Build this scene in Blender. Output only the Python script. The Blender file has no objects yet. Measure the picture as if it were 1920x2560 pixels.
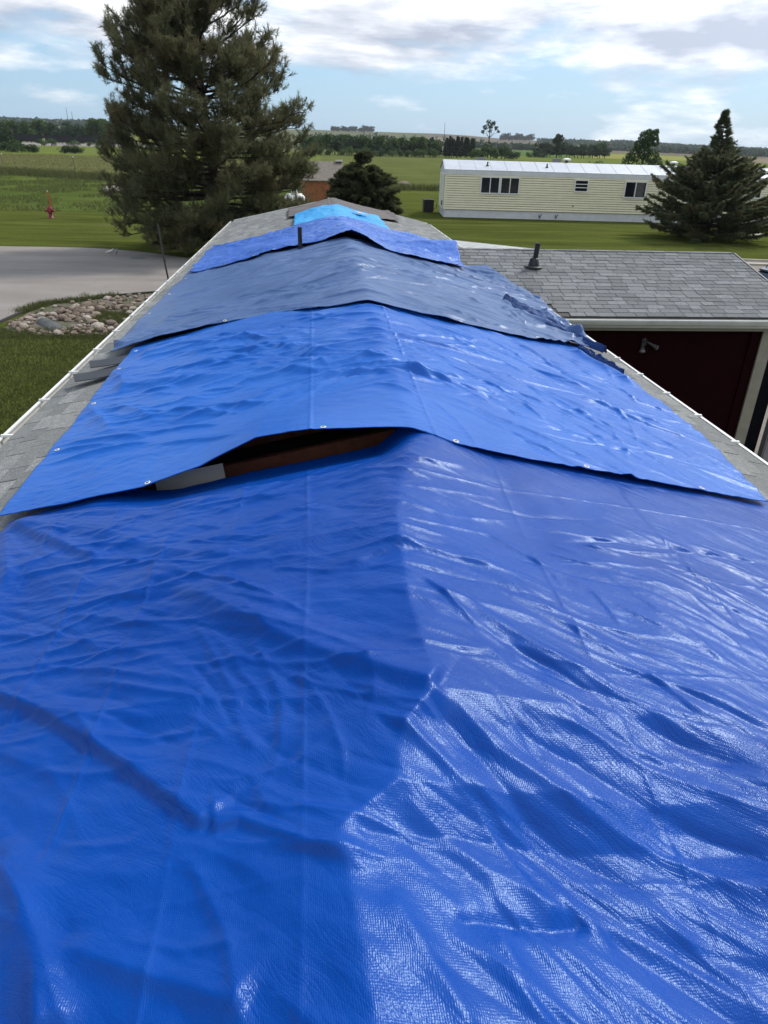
import bpy, math, random
import numpy as np
from mathutils import Matrix, Vector
random.seed(7)
RNG = np.random.default_rng(11)
SC = bpy.context.scene
COL = SC.collection
R = math.radians

# ------------------------------------------------------------------ camera
CAM_H = 5.0
cam = bpy.data.cameras.new("camera")
cam.sensor_fit = 'VERTICAL'; cam.sensor_height = 36.0; cam.lens = 36.0 * 1775 / 2560
cam.clip_start = 0.05; cam.clip_end = 30000
camo = bpy.data.objects.new("camera", cam); COL.objects.link(camo)
_f = Vector((0.0889, 0.8838, -0.4594)).normalized()          # viewing direction
_r = Vector((0.9959, -0.0868, 0.0257)); _r = (_r - _f * _r.dot(_f)).normalized()
_u = _r.cross(_f)
M = Matrix((_r, _u, -_f)).transposed().to_4x4(); M.translation = (0, 0, CAM_H)
camo.matrix_world = M
SC.camera = camo

# ------------------------------------------------------------------ sun, sky, exposure
SUN_AZ, SUN_EL = 52.0, 47.0           # degrees right of the ridge direction (+Y), above the horizon
sd = Vector((math.sin(R(SUN_AZ)) * math.cos(R(SUN_EL)), math.cos(R(SUN_AZ)) * math.cos(R(SUN_EL)), math.sin(R(SUN_EL))))
sun = bpy.data.lights.new("sun", 'SUN'); sun.energy = 2.4; sun.angle = R(7.0); sun.color = (1.0, 0.95, 0.88)
suno = bpy.data.objects.new("sun", sun); COL.objects.link(suno)
suno.rotation_euler = sd.to_track_quat('Z', 'Y').to_euler()
SC.view_settings.view_transform = 'Standard'; SC.view_settings.look = 'None'
SC.view_settings.exposure = 0.32; SC.view_settings.gamma = 1.0
SC.cycles.max_bounces = 4; SC.cycles.diffuse_bounces = 3; SC.cycles.glossy_bounces = 2; SC.cycles.volume_bounces = 0; SC.cycles.caustics_reflective = False; SC.cycles.caustics_refractive = False
SC.cycles.use_denoising = True

class NT:
    """small node-tree helper"""
    def __init__(s, tree): s.t = tree; s.n = tree.nodes; s.l = tree.links
    def node(s, typ, **kw):
        n = s.n.new(typ)
        for k, v in kw.items():
            if k in n.inputs.keys(): s.put(n.inputs[k], v)
            else: setattr(n, k, v)
        return n
    def put(s, sock, v):
        if isinstance(v, bpy.types.NodeSocket): s.l.new(v, sock)
        else: sock.default_value = v
    def math(s, op, a, b=0.0, c=None, clamp=False):
        n = s.n.new('ShaderNodeMath'); n.operation = op; n.use_clamp = clamp
        s.put(n.inputs[0], a); s.put(n.inputs[1], b)
        if c is not None: s.put(n.inputs[2], c)
        return n.outputs[0]
    def noise(s, vec, scale, detail=4, rough=0.55, dist=0.0):
        n = s.n.new('ShaderNodeTexNoise'); s.put(n.inputs['Vector'], vec)
        n.inputs['Scale'].default_value = scale; n.inputs['Detail'].default_value = detail
        n.inputs['Roughness'].default_value = rough; n.inputs['Distortion'].default_value = dist
        return n.outputs['Fac']
    def ramp(s, fac, stops):
        n = s.n.new('ShaderNodeValToRGB'); s.put(n.inputs[0], fac)
        e = n.color_ramp.elements
        while len(e) < len(stops): e.new(0.5)
        for i, (p, c) in enumerate(stops):
            e[i].position = p; e[i].color = (c, c, c, 1) if not isinstance(c, tuple) else (*c, 1)
        return n.outputs[0]
    def mix(s, fac, a, b, blend='MIX'):
        n = s.n.new('ShaderNodeMix'); n.data_type = 'RGBA'; n.blend_type = blend
        s.put(n.inputs[0], fac)
        for k, v in ((6, a), (7, b)):
            s.put(n.inputs[k], (*v, 1) if isinstance(v, tuple) and len(v) == 3 else v)
        return n.outputs[2]
    def mapping(s, vec, scale=(1, 1, 1), rot=(0, 0, 0), loc=(0, 0, 0)):
        n = s.n.new('ShaderNodeMapping'); s.put(n.inputs[0], vec)
        n.inputs['Scale'].default_value = scale; n.inputs['Rotation'].default_value = rot; n.inputs['Location'].default_value = loc
        return n.outputs[0]

w = bpy.data.worlds.new("World"); SC.world = w; w.use_nodes = True
T = NT(w.node_tree); T.n.clear()
sky = T.node('ShaderNodeTexSky'); sky.sky_type = 'NISHITA'; sky.sun_disc = False
sky.sun_elevation = R(SUN_EL); sky.sun_rotation = R(SUN_AZ); sky.altitude = 800; sky.air_density = 1.1; sky.dust_density = 1.0; sky.ozone_density = 1.2
tc = T.node('ShaderNodeTexCoord')
sep = T.node('ShaderNodeSeparateXYZ'); T.l.new(tc.outputs['Generated'], sep.inputs[0])
def cloud(dz):
    q = T.mapping(tc.outputs['Generated'], loc=(CLOUD[0], CLOUD[1], CLOUD[2] + dz), scale=(3.0, 3.0, 13.0))
    return T.math('ADD', T.math('MULTIPLY', T.noise(q, 0.85, 10, 0.56, 0.25), 0.8), T.math('MULTIPLY', T.noise(q, 3.2, 6, 0.6, 0.3), 0.2))
CLOUD = (1.09, 4.09, 3.66)
c0 = cloud(0.0); c1 = cloud(0.32)
el = T.ramp(sep.outputs[2], [(0.0, 0.05), (0.05, 0.45), (0.11, 0.66), (0.2, 0.62), (0.3, 0.50), (1.0, 0.50)])
lowf = T.noise(T.mapping(tc.outputs['Generated'], loc=(CLOUD[0] * 2, CLOUD[1] * 2, CLOUD[2])), 1.1, 1, 0.3)
cov = T.math('ADD', T.math('ADD', c0, T.math('MULTIPLY', T.math('SUBTRACT', el, 0.5), 0.30)), T.math('MULTIPLY', T.math('SUBTRACT', lowf, 0.47), T.math('MULTIPLY', T.ramp(sep.outputs[2], [(0.12, 0.0), (0.35, 1.0)]), 0.9)))
mask = T.ramp(cov, [(0.45, 0.0), (0.50, 0.45), (0.56, 1.0)])
relief = T.math('ADD', T.math('MULTIPLY', T.math('SUBTRACT', c0, c1), 2.0), T.math('SUBTRACT', 1.12, c0))
shade = T.ramp(relief, [(0.44, (3.3, 3.7, 4.5)), (0.57, (5.3, 5.6, 6.2)), (0.70, (7.6, 7.7, 7.8))])
dp = T.node('ShaderNodeVectorMath', operation='DOT_PRODUCT'); T.l.new(tc.outputs['Generated'], dp.inputs[0]); dp.inputs[1].default_value = sd
shade = T.mix(1.0, shade, T.ramp(dp.outputs['Value'], [(0.0, 0.90), (0.55, 0.98), (0.80, 1.35), (1.0, 2.2)]), 'MULTIPLY')   # clouds scatter forward: brighter toward the sun
skyc = T.mix(T.ramp(sep.outputs[2], [(0.0, 0.75), (0.25, 0.35), (0.6, 0.1)]), sky.outputs[0], (1.45, 3.1, 5.1))
skycol = T.mix(mask, skyc, shade)
bg = T.node('ShaderNodeBackground', Strength=0.13); T.l.new(skycol, bg.inputs[0])
out = T.node('ShaderNodeOutputWorld'); T.l.new(bg.outputs[0], out.inputs[0])

# ------------------------------------------------------------------ materials
def material(name):
    m = bpy.data.materials.new(name); m.use_nodes = True
    t = NT(m.node_tree); t.b = m.node_tree.nodes['Principled BSDF']; t.m = m
    c = t.node('ShaderNodeTexCoord'); t.obj = c.outputs['Object']
    g = t.node('ShaderNodeNewGeometry'); t.pos = g.outputs['Position']; t.island = g.outputs['Random Per Island']
    return t
def setb(t, **kw):
    for k, v in kw.items():
        k = {'color': 'Base Color', 'rough': 'Roughness', 'metal': 'Metallic', 'spec': 'Specular IOR Level', 'normal': 'Normal', 'alpha': 'Alpha', 'trans': 'Transmission Weight'}[k]
        if isinstance(v, tuple) and len(v) == 3: v = (*v, 1)
        t.put(t.b.inputs[k], v)
def bump(t, h, dist, strength=1.0, normal=None):
    n = t.node('ShaderNodeBump', Strength=strength, Distance=dist); t.put(n.inputs['Height'], h)
    if normal is not None: t.put(n.inputs['Normal'], normal)
    return n.outputs[0]
def simple(name, col, rough=0.6, metal=0.0, var=0.15, scale=6.0, spec=0.4, bmp=0.0, bscale=60):
    t = material(name)
    f = t.noise(t.pos, scale, 5, 0.6)
    d = tuple(c * (1 - var) for c in col); l = tuple(min(1, c * (1 + var)) for c in col)
    setb(t, color=t.mix(t.ramp(f, [(0.3, 0.0), (0.7, 1.0)]), d, l), rough=rough, metal=metal, spec=spec)
    if bmp: setb(t, normal=bump(t, t.noise(t.pos, bscale, 4), bmp))
    return t.m

MAT = {}
def tarp_mat(name, col, col2, rough, weave=1.0, crumple=1.0, spec=0.2, run=0.7):
    t = material(name)
    p = t.pos
    f = t.noise(p, 1.3, 5, 0.6)
    base = t.mix(t.ramp(f, [(0.35, 0.0), (0.65, 1.0)]), col, col2)
    # woven tape: two crossed sets of fine ribs
    sx = t.node('ShaderNodeSeparateXYZ'); t.l.new(p, sx.inputs[0])
    wob = t.math('MULTIPLY', t.noise(p, 9.0, 2), 0.02)
    k = 2 * math.pi / 0.0048
    wx = t.math('SINE', t.math('MULTIPLY', t.math('ADD', sx.outputs[0], wob), k))
    wy = t.math('SINE', t.math('MULTIPLY', t.math('ADD', sx.outputs[1], wob), k * 0.8))
    wv = t.math('ADD', t.math('MULTIPLY', wx, t.noise(p, 35, 3)), t.math('MULTIPLY', wy, t.math('MULTIPLY', t.noise(p, 28, 3), 0.6)))
    patch = t.ramp(t.noise(p, 1.9, 4, 0.6, 0.6), [(0.42, 0.05), (0.66, 1.0)])
    n1 = bump(t, t.math('ADD', t.math('MULTIPLY', wv, 0.5), t.math('MULTIPLY', t.noise(t.mapping(p, scale=(1.0, 0.6, 1.0)), 150, 2, 0.7), 2.6)), 0.00038 * weave, 1.0)
    # crumpled film: straight creases between flat facets
    wob2 = t.node('ShaderNodeTexNoise', Scale=2.2, Detail=2.0); t.l.new(p, wob2.inputs['Vector'])
    q = t.node('ShaderNodeVectorMath', operation='MULTIPLY_ADD'); t.l.new(wob2.outputs['Color'], q.inputs[0]); q.inputs[1].default_value = (0.22, 0.22, 0.0); t.l.new(p, q.inputs[2])
    def facets(scale, rot, stretch, cap):
        v_ = t.node('ShaderNodeTexVoronoi', feature='DISTANCE_TO_EDGE', Scale=scale)
        flat = t.node('ShaderNodeVectorMath', operation='MULTIPLY'); t.l.new(q.outputs[0], flat.inputs[0]); flat.inputs[1].default_value = (1, 1, 0)
        t.l.new(t.mapping(t.mapping(flat.outputs[0], rot=(0, 0, rot)), scale=(1.0, stretch, 1.0)), v_.inputs['Vector'])
        return t.math('MINIMUM', v_.outputs['Distance'], cap)
    n2 = bump(t, t.math('MULTIPLY', facets(10.0, run + 0.1, 6.5, 0.13), patch), 0.0048 * crumple, 1.0, n1)
    n2 = bump(t, facets(2.6, run, 3.6, 0.22), 0.007 * crumple, 1.0, n2)
    n3 = n2
    setb(t, color=base, rough=rough, spec=spec, normal=n3); t.b.inputs['Specular Tint'].default_value = (0.62, 0.85, 1.0, 1)
    return t.m
MAT['tarp_near'] = tarp_mat('tarp_near', (0.0004, 0.042, 0.262), (0.0008, 0.055, 0.315), 0.30, 1.0, 1.0, 0.29, 0.70)
MAT['tarp_blue'] = tarp_mat('tarp_blue', (0.007, 0.092, 0.42), (0.016, 0.120, 0.48), 0.32, 1.1, 1.0, 0.34, 0.45)
MAT['tarp_grey'] = tarp_mat('tarp_grey', (0.055, 0.104, 0.235), (0.074, 0.130, 0.280), 0.36, 0.5, 0.6, 0.24, 0.30)
MAT['tarp_navy'] = tarp_mat('tarp_navy', (0.010, 0.030, 0.12), (0.018, 0.048, 0.17), 0.26, 0.5, 1.0, 0.26, 0.3)
MAT['tarp_violet'] = tarp_mat('tarp_violet', (0.026, 0.104, 0.44), (0.055, 0.150, 0.52), 0.22, 0.6, 1.6, 0.38, 0.1)
MAT['tarp_cyan'] = tarp_mat('tarp_cyan', (0.02, 0.26, 0.60), (0.05, 0.36, 0.68), 0.42, 0.4, 0.8)
MAT['felt'] = simple('felt', (0.115, 0.10, 0.095), 0.85, var=0.25, scale=3, bmp=0.004)

def shingle_mat(name, dark, light):
    t = material(name)
    oi = t.node('ShaderNodeObjectInfo')
    rnd = t.math('FRACT', t.math('ADD', oi.outputs['Random'], t.math('MULTIPLY', t.island, 7.31)))
    c = t.mix(t.ramp(rnd, [(0.0, 0.0), (0.35, 0.3), (0.6, 0.55), (0.8, 1.0)]), dark, light)
    gr = t.noise(t.pos, 120, 3, 0.85)
    c = t.mix(t.math('MULTIPLY', t.ramp(gr, [(0.40, 1.0), (0.56, 0.0)]), 0.85), c, (0.07, 0.075, 0.075))
    mo = t.noise(t.pos, 22, 4, 0.7)
    c = t.mix(t.math('MULTIPLY', t.ramp(mo, [(0.42, 1.0), (0.62, 0.0)]), 0.38), c, (0.10, 0.105, 0.105))
    st = t.noise(t.pos, 1.1, 5, 0.65)
    c = t.mix(t.math('MULTIPLY', t.ramp(st, [(0.45, 0.0), (0.7, 1.0)]), 0.35), c, (0.20, 0.195, 0.175))
    setb(t, color=c, rough=0.9, spec=0.2, normal=bump(t, gr, 0.003))
    return t.m
MAT['shingle_main'] = shingle_mat('shingle_main', (0.22, 0.23, 0.225), (0.38, 0.39, 0.375))
MAT['shingle_wing'] = shingle_mat('shingle_wing', (0.165, 0.175, 0.182), (0.30, 0.312, 0.325))
MAT['white_metal'] = simple('white_metal', (0.74, 0.74, 0.71), 0.35, var=0.1, spec=0.5)
MAT['gutter'] = simple('gutter', (0.50, 0.50, 0.46), 0.4, var=0.14, scale=3, spec=0.5)
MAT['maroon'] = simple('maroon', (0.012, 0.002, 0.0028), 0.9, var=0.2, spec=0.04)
MAT['cream_trim'] = simple('cream_trim', (0.26, 0.245, 0.19), 0.6, var=0.1)
MAT['black_plastic'] = simple('black_plastic', (0.012, 0.013, 0.015), 0.45, var=0.3)
MAT['near_black'] = simple('near_black', (0.006, 0.006, 0.008), 0.8, var=0.2, spec=0.05)
MAT['grey_panel'] = simple('grey_panel', (0.22, 0.22, 0.22), 0.4, var=0.15)
MAT['steel'] = simple('steel', (0.6, 0.6, 0.6), 0.3, 0.9, var=0.1)
MAT['wood'] = simple('wood', (0.13, 0.042, 0.022), 0.75, var=0.3, scale=14, bmp=0.002)
MAT['foam_board'] = simple('foam_board', (0.60, 0.58, 0.54), 0.7, var=0.08)
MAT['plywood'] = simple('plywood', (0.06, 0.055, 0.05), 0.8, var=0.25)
MAT['insulation'] = simple('insulation', (0.30, 0.26, 0.22), 0.95, var=0.2)
MAT['cream_siding'] = simple('cream_siding', (0.88, 0.83, 0.60), 0.5, var=0.05, scale=2)
MAT['lap_shade'] = simple('lap_shade', (0.62, 0.58, 0.40), 0.9)  # darker cream behind the siding, painted as shadow lines between boards
MAT['pale_siding'] = simple('pale_siding', (0.84, 0.80, 0.62), 0.5, var=0.05, scale=2)
MAT['skirting'] = simple('skirting', (0.66, 0.67, 0.69), 0.55, var=0.08, scale=2)
MAT['roof_metal'] = simple('roof_metal', (0.46, 0.49, 0.53), 0.5, 0.1, var=0.1, scale=0.7)
MAT['bark'] = simple('bark', (0.045, 0.034, 0.026), 0.95, var=0.35, scale=9, bmp=0.02, bscale=25)
MAT['rubber'] = simple('rubber', (0.02, 0.02, 0.02), 0.8)
MAT['hydrant_red'] = simple('hydrant_red', (0.20, 0.012, 0.022), 0.45)
MAT['marker_red'] = simple('marker_red', (0.55, 0.05, 0.025), 0.5)
MAT['rust_wood'] = simple('rust_wood', (0.30, 0.115, 0.045), 0.85, var=0.3, scale=5)
MAT['dark_paint'] = simple('dark_paint', (0.035, 0.035, 0.035), 0.5)
MAT['rail_car'] = simple('rail_car', (0.014, 0.013, 0.017), 0.7, var=0.3, scale=0.6)
MAT['ballast'] = simple('ballast', (0.24, 0.22, 0.21), 0.95, var=0.25, scale=0.5)
MAT['car_paint'] = simple('car_paint', (0.20, 0.22, 0.25), 0.25, 0.5, var=0.04)
MAT['concrete'] = simple('concrete', (0.42, 0.38, 0.31), 0.9, var=0.15, scale=2)
MAT['culvert'] = simple('culvert', (0.10, 0.10, 0.09), 0.6, 0.3, var=0.25, scale=4)
MAT['weathered_wood'] = simple('weathered_wood', (0.16, 0.14, 0.115), 0.9, var=0.3, scale=5)
def glass_mat():
    t = material('dark_glass'); f = t.noise(t.pos, 1.5, 3)
    setb(t, color=t.mix(f, (0.006, 0.008, 0.014), (0.014, 0.018, 0.026)), rough=0.08, spec=0.6); return t.m
MAT['glass'] = glass_mat()
MAT['curtain'] = simple('curtain', (0.16, 0.15, 0.15), 0.9, var=0.3, scale=12)
def stone_mat():
    t = material('stone'); oi = t.node('ShaderNodeObjectInfo')
    rnd = t.math('FRACT', t.math('ADD', oi.outputs['Random'], t.math('MULTIPLY', t.island, 5.7)))
    c = t.ramp(rnd, [(0.0, (0.14, 0.105, 0.080)), (0.4, (0.25, 0.195, 0.155)), (0.75, (0.34, 0.28, 0.23)), (1.0, (0.46, 0.41, 0.36))])
    f = t.noise(t.pos, 14, 6, 0.65)
    c = t.mix(t.ramp(f, [(0.35, 0.55), (0.6, 0.0)]), c, (0.12, 0.10, 0.085))
    setb(t, color=c, rough=0.9, spec=0.25, normal=bump(t, t.noise(t.pos, 40, 5), 0.015)); return t.m
MAT['stone'] = stone_mat()
def foliage_mat(name, a, b, scale=1.2, trans=0.25, brown=None):
    t = material(name)
    f = t.math('ADD', t.math('MULTIPLY', t.noise(t.pos, scale, 4), 0.6), t.math('MULTIPLY', t.island, 0.4))
    c = t.mix(t.ramp(f, [(0.3, 0.0), (0.68, 1.0)]), a, b)
    if brown: c = t.mix(t.ramp(t.noise(t.pos, scale * 0.6, 3), [(0.50, 0.0), (0.68, 0.7)]), c, brown)
    setb(t, color=c, rough=0.7, spec=0.2)
    tr = t.node('ShaderNodeBsdfTranslucent'); t.put(tr.inputs[0], c)
    mx = t.node('ShaderNodeMixShader'); mx.inputs[0].default_value = trans
    t.l.new(t.b.outputs[0], mx.inputs[1]); t.l.new(tr.outputs[0], mx.inputs[2])
    o = [n for n in t.n if n.type == 'OUTPUT_MATERIAL'][0]; t.l.new(mx.outputs[0], o.inputs[0])
    return t.m
MAT['pine'] = foliage_mat('pine', (0.098, 0.106, 0.056), (0.185, 0.188, 0.094), 0.9, 0.42, (0.190, 0.152, 0.080))
MAT['spruce'] = foliage_mat('spruce', (0.075, 0.098, 0.062), (0.165, 0.180, 0.090), 1.3, 0.4, (0.18, 0.135, 0.068))
MAT['juniper'] = foliage_mat('juniper', (0.050, 0.064, 0.032), (0.115, 0.122, 0.055), 1.5, 0.35, (0.06, 0.05, 0.025))
MAT['leaf'] = foliage_mat('leaf', (0.040, 0.075, 0.022), (0.095, 0.145, 0.042), 0.25, 0.3)
MAT['leaf_dark'] = foliage_mat('leaf_dark', (0.026, 0.048, 0.022), (0.060, 0.092, 0.038), 0.25, 0.25)
MAT['conifer'] = foliage_mat('conifer', (0.018, 0.030, 0.018), (0.042, 0.056, 0.030), 0.3, 0.15)
MAT['blade'] = foliage_mat('blade', (0.072, 0.090, 0.028), (0.130, 0.142, 0.048), 0.7, 0.3)
MAT['blade_dry'] = foliage_mat('blade_dry', (0.10, 0.11, 0.035), (0.20, 0.18, 0.075), 0.7, 0.3)

# ------------------------------------------------------------------ mesh helpers
def link(o, parent=None):
    COL.objects.link(o)
    if parent is not None: o.parent = parent
    return o
def mesh_np(name, V, F, mat=None, smooth=False):
    """V (n,3) array, F (m,k) int array with one face size"""
    V = np.asarray(V, dtype=np.float32); F = np.asarray(F, dtype=np.int32)
    me = bpy.data.meshes.new(name)
    me.vertices.add(len(V)); me.vertices.foreach_set('co', V.ravel())
    k = F.shape[1]
    me.loops.add(F.size); me.loops.foreach_set('vertex_index', F.ravel())
    me.polygons.add(len(F)); me.polygons.foreach_set('loop_start', np.arange(0, F.size, k, dtype=np.int32))
    me.polygons.foreach_set('loop_total', np.full(len(F), k, dtype=np.int32))
    me.polygons.foreach_set('use_smooth', np.full(len(F), bool(smooth)))
    me.update(calc_edges=True)
    if mat: me.materials.append(MAT[mat])
    return me
class MB:
    """collects simple shapes; build() links them as ONE mesh object"""
    def __init__(s): s.v = []; s.f = []
    def add(s, vs, fs):
        o = len(s.v); s.v += [tuple(p) for p in vs]; s.f += [tuple(i + o for i in f) for f in fs]; return s
    def box(s, x0, x1, y0, y1, z0, z1, m=None):
        vs = [Vector(p) for p in ((x0, y0, z0), (x1, y0, z0), (x1, y1, z0), (x0, y1, z0), (x0, y0, z1), (x1, y0, z1), (x1, y1, z1), (x0, y1, z1))]
        if m is not None: vs = [m @ p for p in vs]
        return s.add(vs, [(0, 3, 2, 1), (4, 5, 6, 7), (0, 1, 5, 4), (1, 2, 6, 5), (2, 3, 7, 6), (3, 0, 4, 7)])
    def tube(s, pts, rad, n=10, cap=True):
        pts = [Vector(p) for p in pts]
        rad = rad if isinstance(rad, (list, tuple)) else [rad] * len(pts)
        rings = []; ref = None
        for i, p in enumerate(pts):
            d = (pts[min(i + 1, len(pts) - 1)] - pts[max(i - 1, 0)])
            if d.length < 1e-9: d = Vector((0, 0, 1))
            d.normalize()
            if ref is None: ref = Vector((1, 0, 0)) if abs(d.x) < 0.8 else Vector((0, 1, 0))
            a = (ref - d * ref.dot(d)).normalized(); b = d.cross(a); ref = a
            rings.append([p + (a * math.cos(2 * math.pi * k / n) + b * math.sin(2 * math.pi * k / n)) * rad[i] for k in range(n)])
        vs = [q for r in rings for q in r]; fs = []
        for i in range(len(pts) - 1):
            for k in range(n):
                a = i * n + k; b = i * n + (k + 1) % n
                fs.append((a, b, b + n, a + n))
        if cap: fs += [tuple(range(n))[::-1], tuple(range((len(pts) - 1) * n, len(pts) * n))]
        return s.add(vs, fs)
    def prism(s, poly, z0, z1):
        n = len(poly)
        vs = [(x, y, z0) for x, y in poly] + [(x, y, z1) for x, y in poly]
        return s.add(vs, [tuple(range(n))[::-1], tuple(range(n, 2 * n))] + [(i, (i + 1) % n, n + (i + 1) % n, n + i) for i in range(n)])
    def extrude(s, prof, a, b):
        """profile [(p,q)] in the plane across the line a-b (p horizontal, q up), extruded along it"""
        a = Vector(a); b = Vector(b); d = (b - a).normalized(); side = d.cross(Vector((0, 0, 1))).normalized(); up = Vector((0, 0, 1))
        n = len(prof)
        vs = [a + side * p + up * q for p, q in prof] + [b + side * p + up * q for p, q in prof]
        return s.add(vs, [(i, (i + 1) % n, n + (i + 1) % n, n + i) for i in range(n)] + [tuple(range(n))[::-1], tuple(range(n, 2 * n))])
    def mesh(s, name, mat, smooth=False, bevel=0.0):
        me = bpy.data.meshes.new(name); me.from_pydata(s.v, [], s.f); me.validate()
        if mat: me.materials.append(MAT[mat])
        if smooth: me.polygons.foreach_set('use_smooth', [True] * len(me.polygons))
        me.update(); return me
    def build(s, name, mat, parent=None, smooth=False):
        return link(bpy.data.objects.new(name, s.mesh(name, mat, smooth)), parent)
def tag(o, label=None, cat=None, group=None, kind=None):
    if label: o['label'] = label
    if cat: o['category'] = cat
    if group: o['group'] = group
    if kind: o['kind'] = kind
    return o
def empty(name, loc=(0, 0, 0), rz=0.0):
    o = bpy.data.objects.new(name, None); o.location = loc; o.rotation_euler = (0, 0, rz); o.empty_display_size = 0.3
    COL.objects.link(o); return o
def obj(name, me, parent=None, loc=None, rot=None, scale=None):
    o = bpy.data.objects.new(name, me); link(o, parent)
    if loc is not None: o.location = loc
    if rot is not None: o.rotation_euler = rot
    if scale is not None: o.scale = scale
    return o
def copy_tree(o, parent=None):
    c = o.copy(); COL.objects.link(c); c.parent = parent
    for ch in list(o.children): copy_tree(ch, c)
    return c

# ------------------------------------------------------------------ numpy noise
_P = np.random.default_rng(3).permutation(256); _P = np.concatenate([_P, _P, _P])
_G = np.random.default_rng(5).uniform(0, 2 * math.pi, 256); _GX, _GY = np.cos(_G), np.sin(_G)
def perlin(x, y, seed=0):
    x = np.asarray(x, float) + seed * 17.13; y = np.asarray(y, float) - seed * 9.71
    xi = np.floor(x).astype(int); yi = np.floor(y).astype(int); xf = x - xi; yf = y - yi
    u = xf * xf * xf * (xf * (xf * 6 - 15) + 10); v = yf * yf * yf * (yf * (yf * 6 - 15) + 10)
    def g(ix, iy, fx, fy):
        h = _P[(_P[ix & 255] + iy) & 255]; return _GX[h] * fx + _GY[h] * fy
    a = g(xi, yi, xf, yf); b = g(xi + 1, yi, xf - 1, yf); c = g(xi, yi + 1, xf, yf - 1); d = g(xi + 1, yi + 1, xf - 1, yf - 1)
    return (a + (b - a) * u) * (1 - v) + (c + (d - c) * u) * v
def fbm(x, y, o=4, seed=0):
    s = 0; a = 1.0
    for i in range(o): s = s + a * perlin(x * 2 ** i, y * 2 ** i, seed + i); a *= 0.5
    return s
def ridged(x, y, o=3, seed=0):
    s = 0; a = 1.0
    for i in range(o): s = s + a * (0.35 - np.abs(perlin(x * 2 ** i, y * 2 ** i, seed + i))); a *= 0.5
    return s
def smooth(a, b, x):
    t = np.clip((x - a) / (b - a), 0, 1); return t * t * (3 - 2 * t)

# ------------------------------------------------------------------ terrain: one sheet to the horizon
_AZ = np.array([-180, -60, -20.4, -13.6, -5.2, 1.3, 8.9, 11.0, 13.2, 17.4, 21.4, 25.3, 30.7, 60, 180.0])
_EL = np.array([0.5, 0.8, 0.80, 0.83, 0.80, 0.81, 0.80, 0.72, 0.60, 0.50, 0.44, 0.31, 0.20, 0.15, 0.5])
def ground_z(x, y):
    x = np.asarray(x, float); y = np.asarray(y, float)
    r = np.hypot(x, y); az = np.degrees(np.arctan2(x, y))
    el = np.radians(np.interp(az, _AZ, _EL))
    start = np.interp(az, [-25, -8, 0, 10, 18, 25, 32], [620, 620, 650, 800, 900, 1000, 1100])
    t = np.clip((r - start) / (3000 - start), 0, None)
    e = -CAM_H / np.maximum(start, 1) + (el + CAM_H / np.maximum(start, 1)) * np.minimum(t, 1) ** 0.8
    z = np.where(r < start, 0.0, CAM_H + r * e - np.clip(r - 3000, 0, None) * (el + 0.006))
    z = z + smooth(900, 1800, r) * fbm(x / 520.0, y / 520.0, 3, 4) * 2.2
    return z
def gz(x, y): return float(ground_z(x, y))
_C = dict(lawn=(0.082, 0.099, 0.023), lush=(0.082, 0.112, 0.028), rough=(0.082, 0.098, 0.032), hay=(0.118, 0.122, 0.046), bright=(0.120, 0.150, 0.038),
          dark=(0.040, 0.055, 0.020), field=(0.100, 0.117, 0.037), yellow=(0.215, 0.215, 0.062), brown=(0.135, 0.115, 0.085), tan=(0.200, 0.165, 0.120),
          olive=(0.115, 0.122, 0.062), crop=(0.078, 0.135, 0.036), greyg=(0.11, 0.12, 0.075))
def field_colour(x, y):
    x = np.asarray(x, float); y = np.asarray(y, float)
    r = np.hypot(x, y); az = np.degrees(np.arctan2(x, y)); jit = fbm(x / 14.0, y / 14.0, 3, 8)
    c = np.empty(x.shape + (3,)); c[...] = _C['lawn']
    def paint(mask, key): c[mask] = _C[key]
    left = az < 0.5
    yy = y + jit * 2.5
    e1 = np.interp(x, [-60, -25.8, -21, -15.7, 0], [75, 66, 61.5, 59, 58])
    paint(left & (yy > e1), 'lush')
    e2 = np.interp(x, [-70, -46, -29, 0], [128, 119, 109, 100])
    paint(left & (yy > e2 - 6), 'dark'); paint(left & (yy > e2), 'hay')
    paint(left & (yy > 228 + 0.3 * x * 0), 'bright')
    paint(left & (r > 470), 'olive')
    rt = ~left
    e3 = np.where(x < 40, 99 + 0.2 * (x - 10), 105 + 0.2 * (x - 40))
    paint(rt & (yy > e3 - 3), 'dark'); paint(rt & (yy > e3), 'field')
    rj = r * (1 + 0.03 * fbm(az / 3.0, r / 400.0, 2, 2))
    paint(rt & (az > 10) & (rj > 380), 'bright')
    far = r > 640
    paint(far & (az < 10), 'greyg')
    paint(far & (az < -11) & (rj > 820) & (rj < 1650), 'yellow')
    paint(far & (az < -15) & (rj > 820) & (rj < 1000), 'bright')
    paint(far & (az < -10) & (rj > 1800) & (rj < 2450), 'brown')
    paint(far & (az >= -10) & (az < 9) & (rj > 1500), 'olive')
    paint((az >= 9) & (az < 18) & (rj > 640) & (rj < 1150), 'crop')
    paint((az >= 8) & (az < 19.5) & (rj > 1300), 'brown')
    paint((az >= 8) & (az < 19.5) & (rj > 1850) & (rj < 2300), 'tan')
    paint((az >= 19.5) & (rj > 420) & (rj < 1200), 'yellow')
    paint((az >= 19.5) & (rj > 380) & (rj < 640), 'bright')
    paint((az >= 27.8) & (rj > 620) & (rj < 1350), 'tan')
    paint((az >= 18) & (rj > 1350), 'brown')
    paint((az >= 18) & (rj > 1900), 'greyg')
    paint((az >= 22) & (rj > 2300) & (rj < 2700), 'tan')
    return c
azs = np.concatenate([np.arange(-180, -42, 6.0), np.arange(-42, 46, 0.3), np.arange(46, 180, 6.0)])
rad = np.concatenate([[0.0], np.geomspace(2.0, 4600, 205)])
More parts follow.
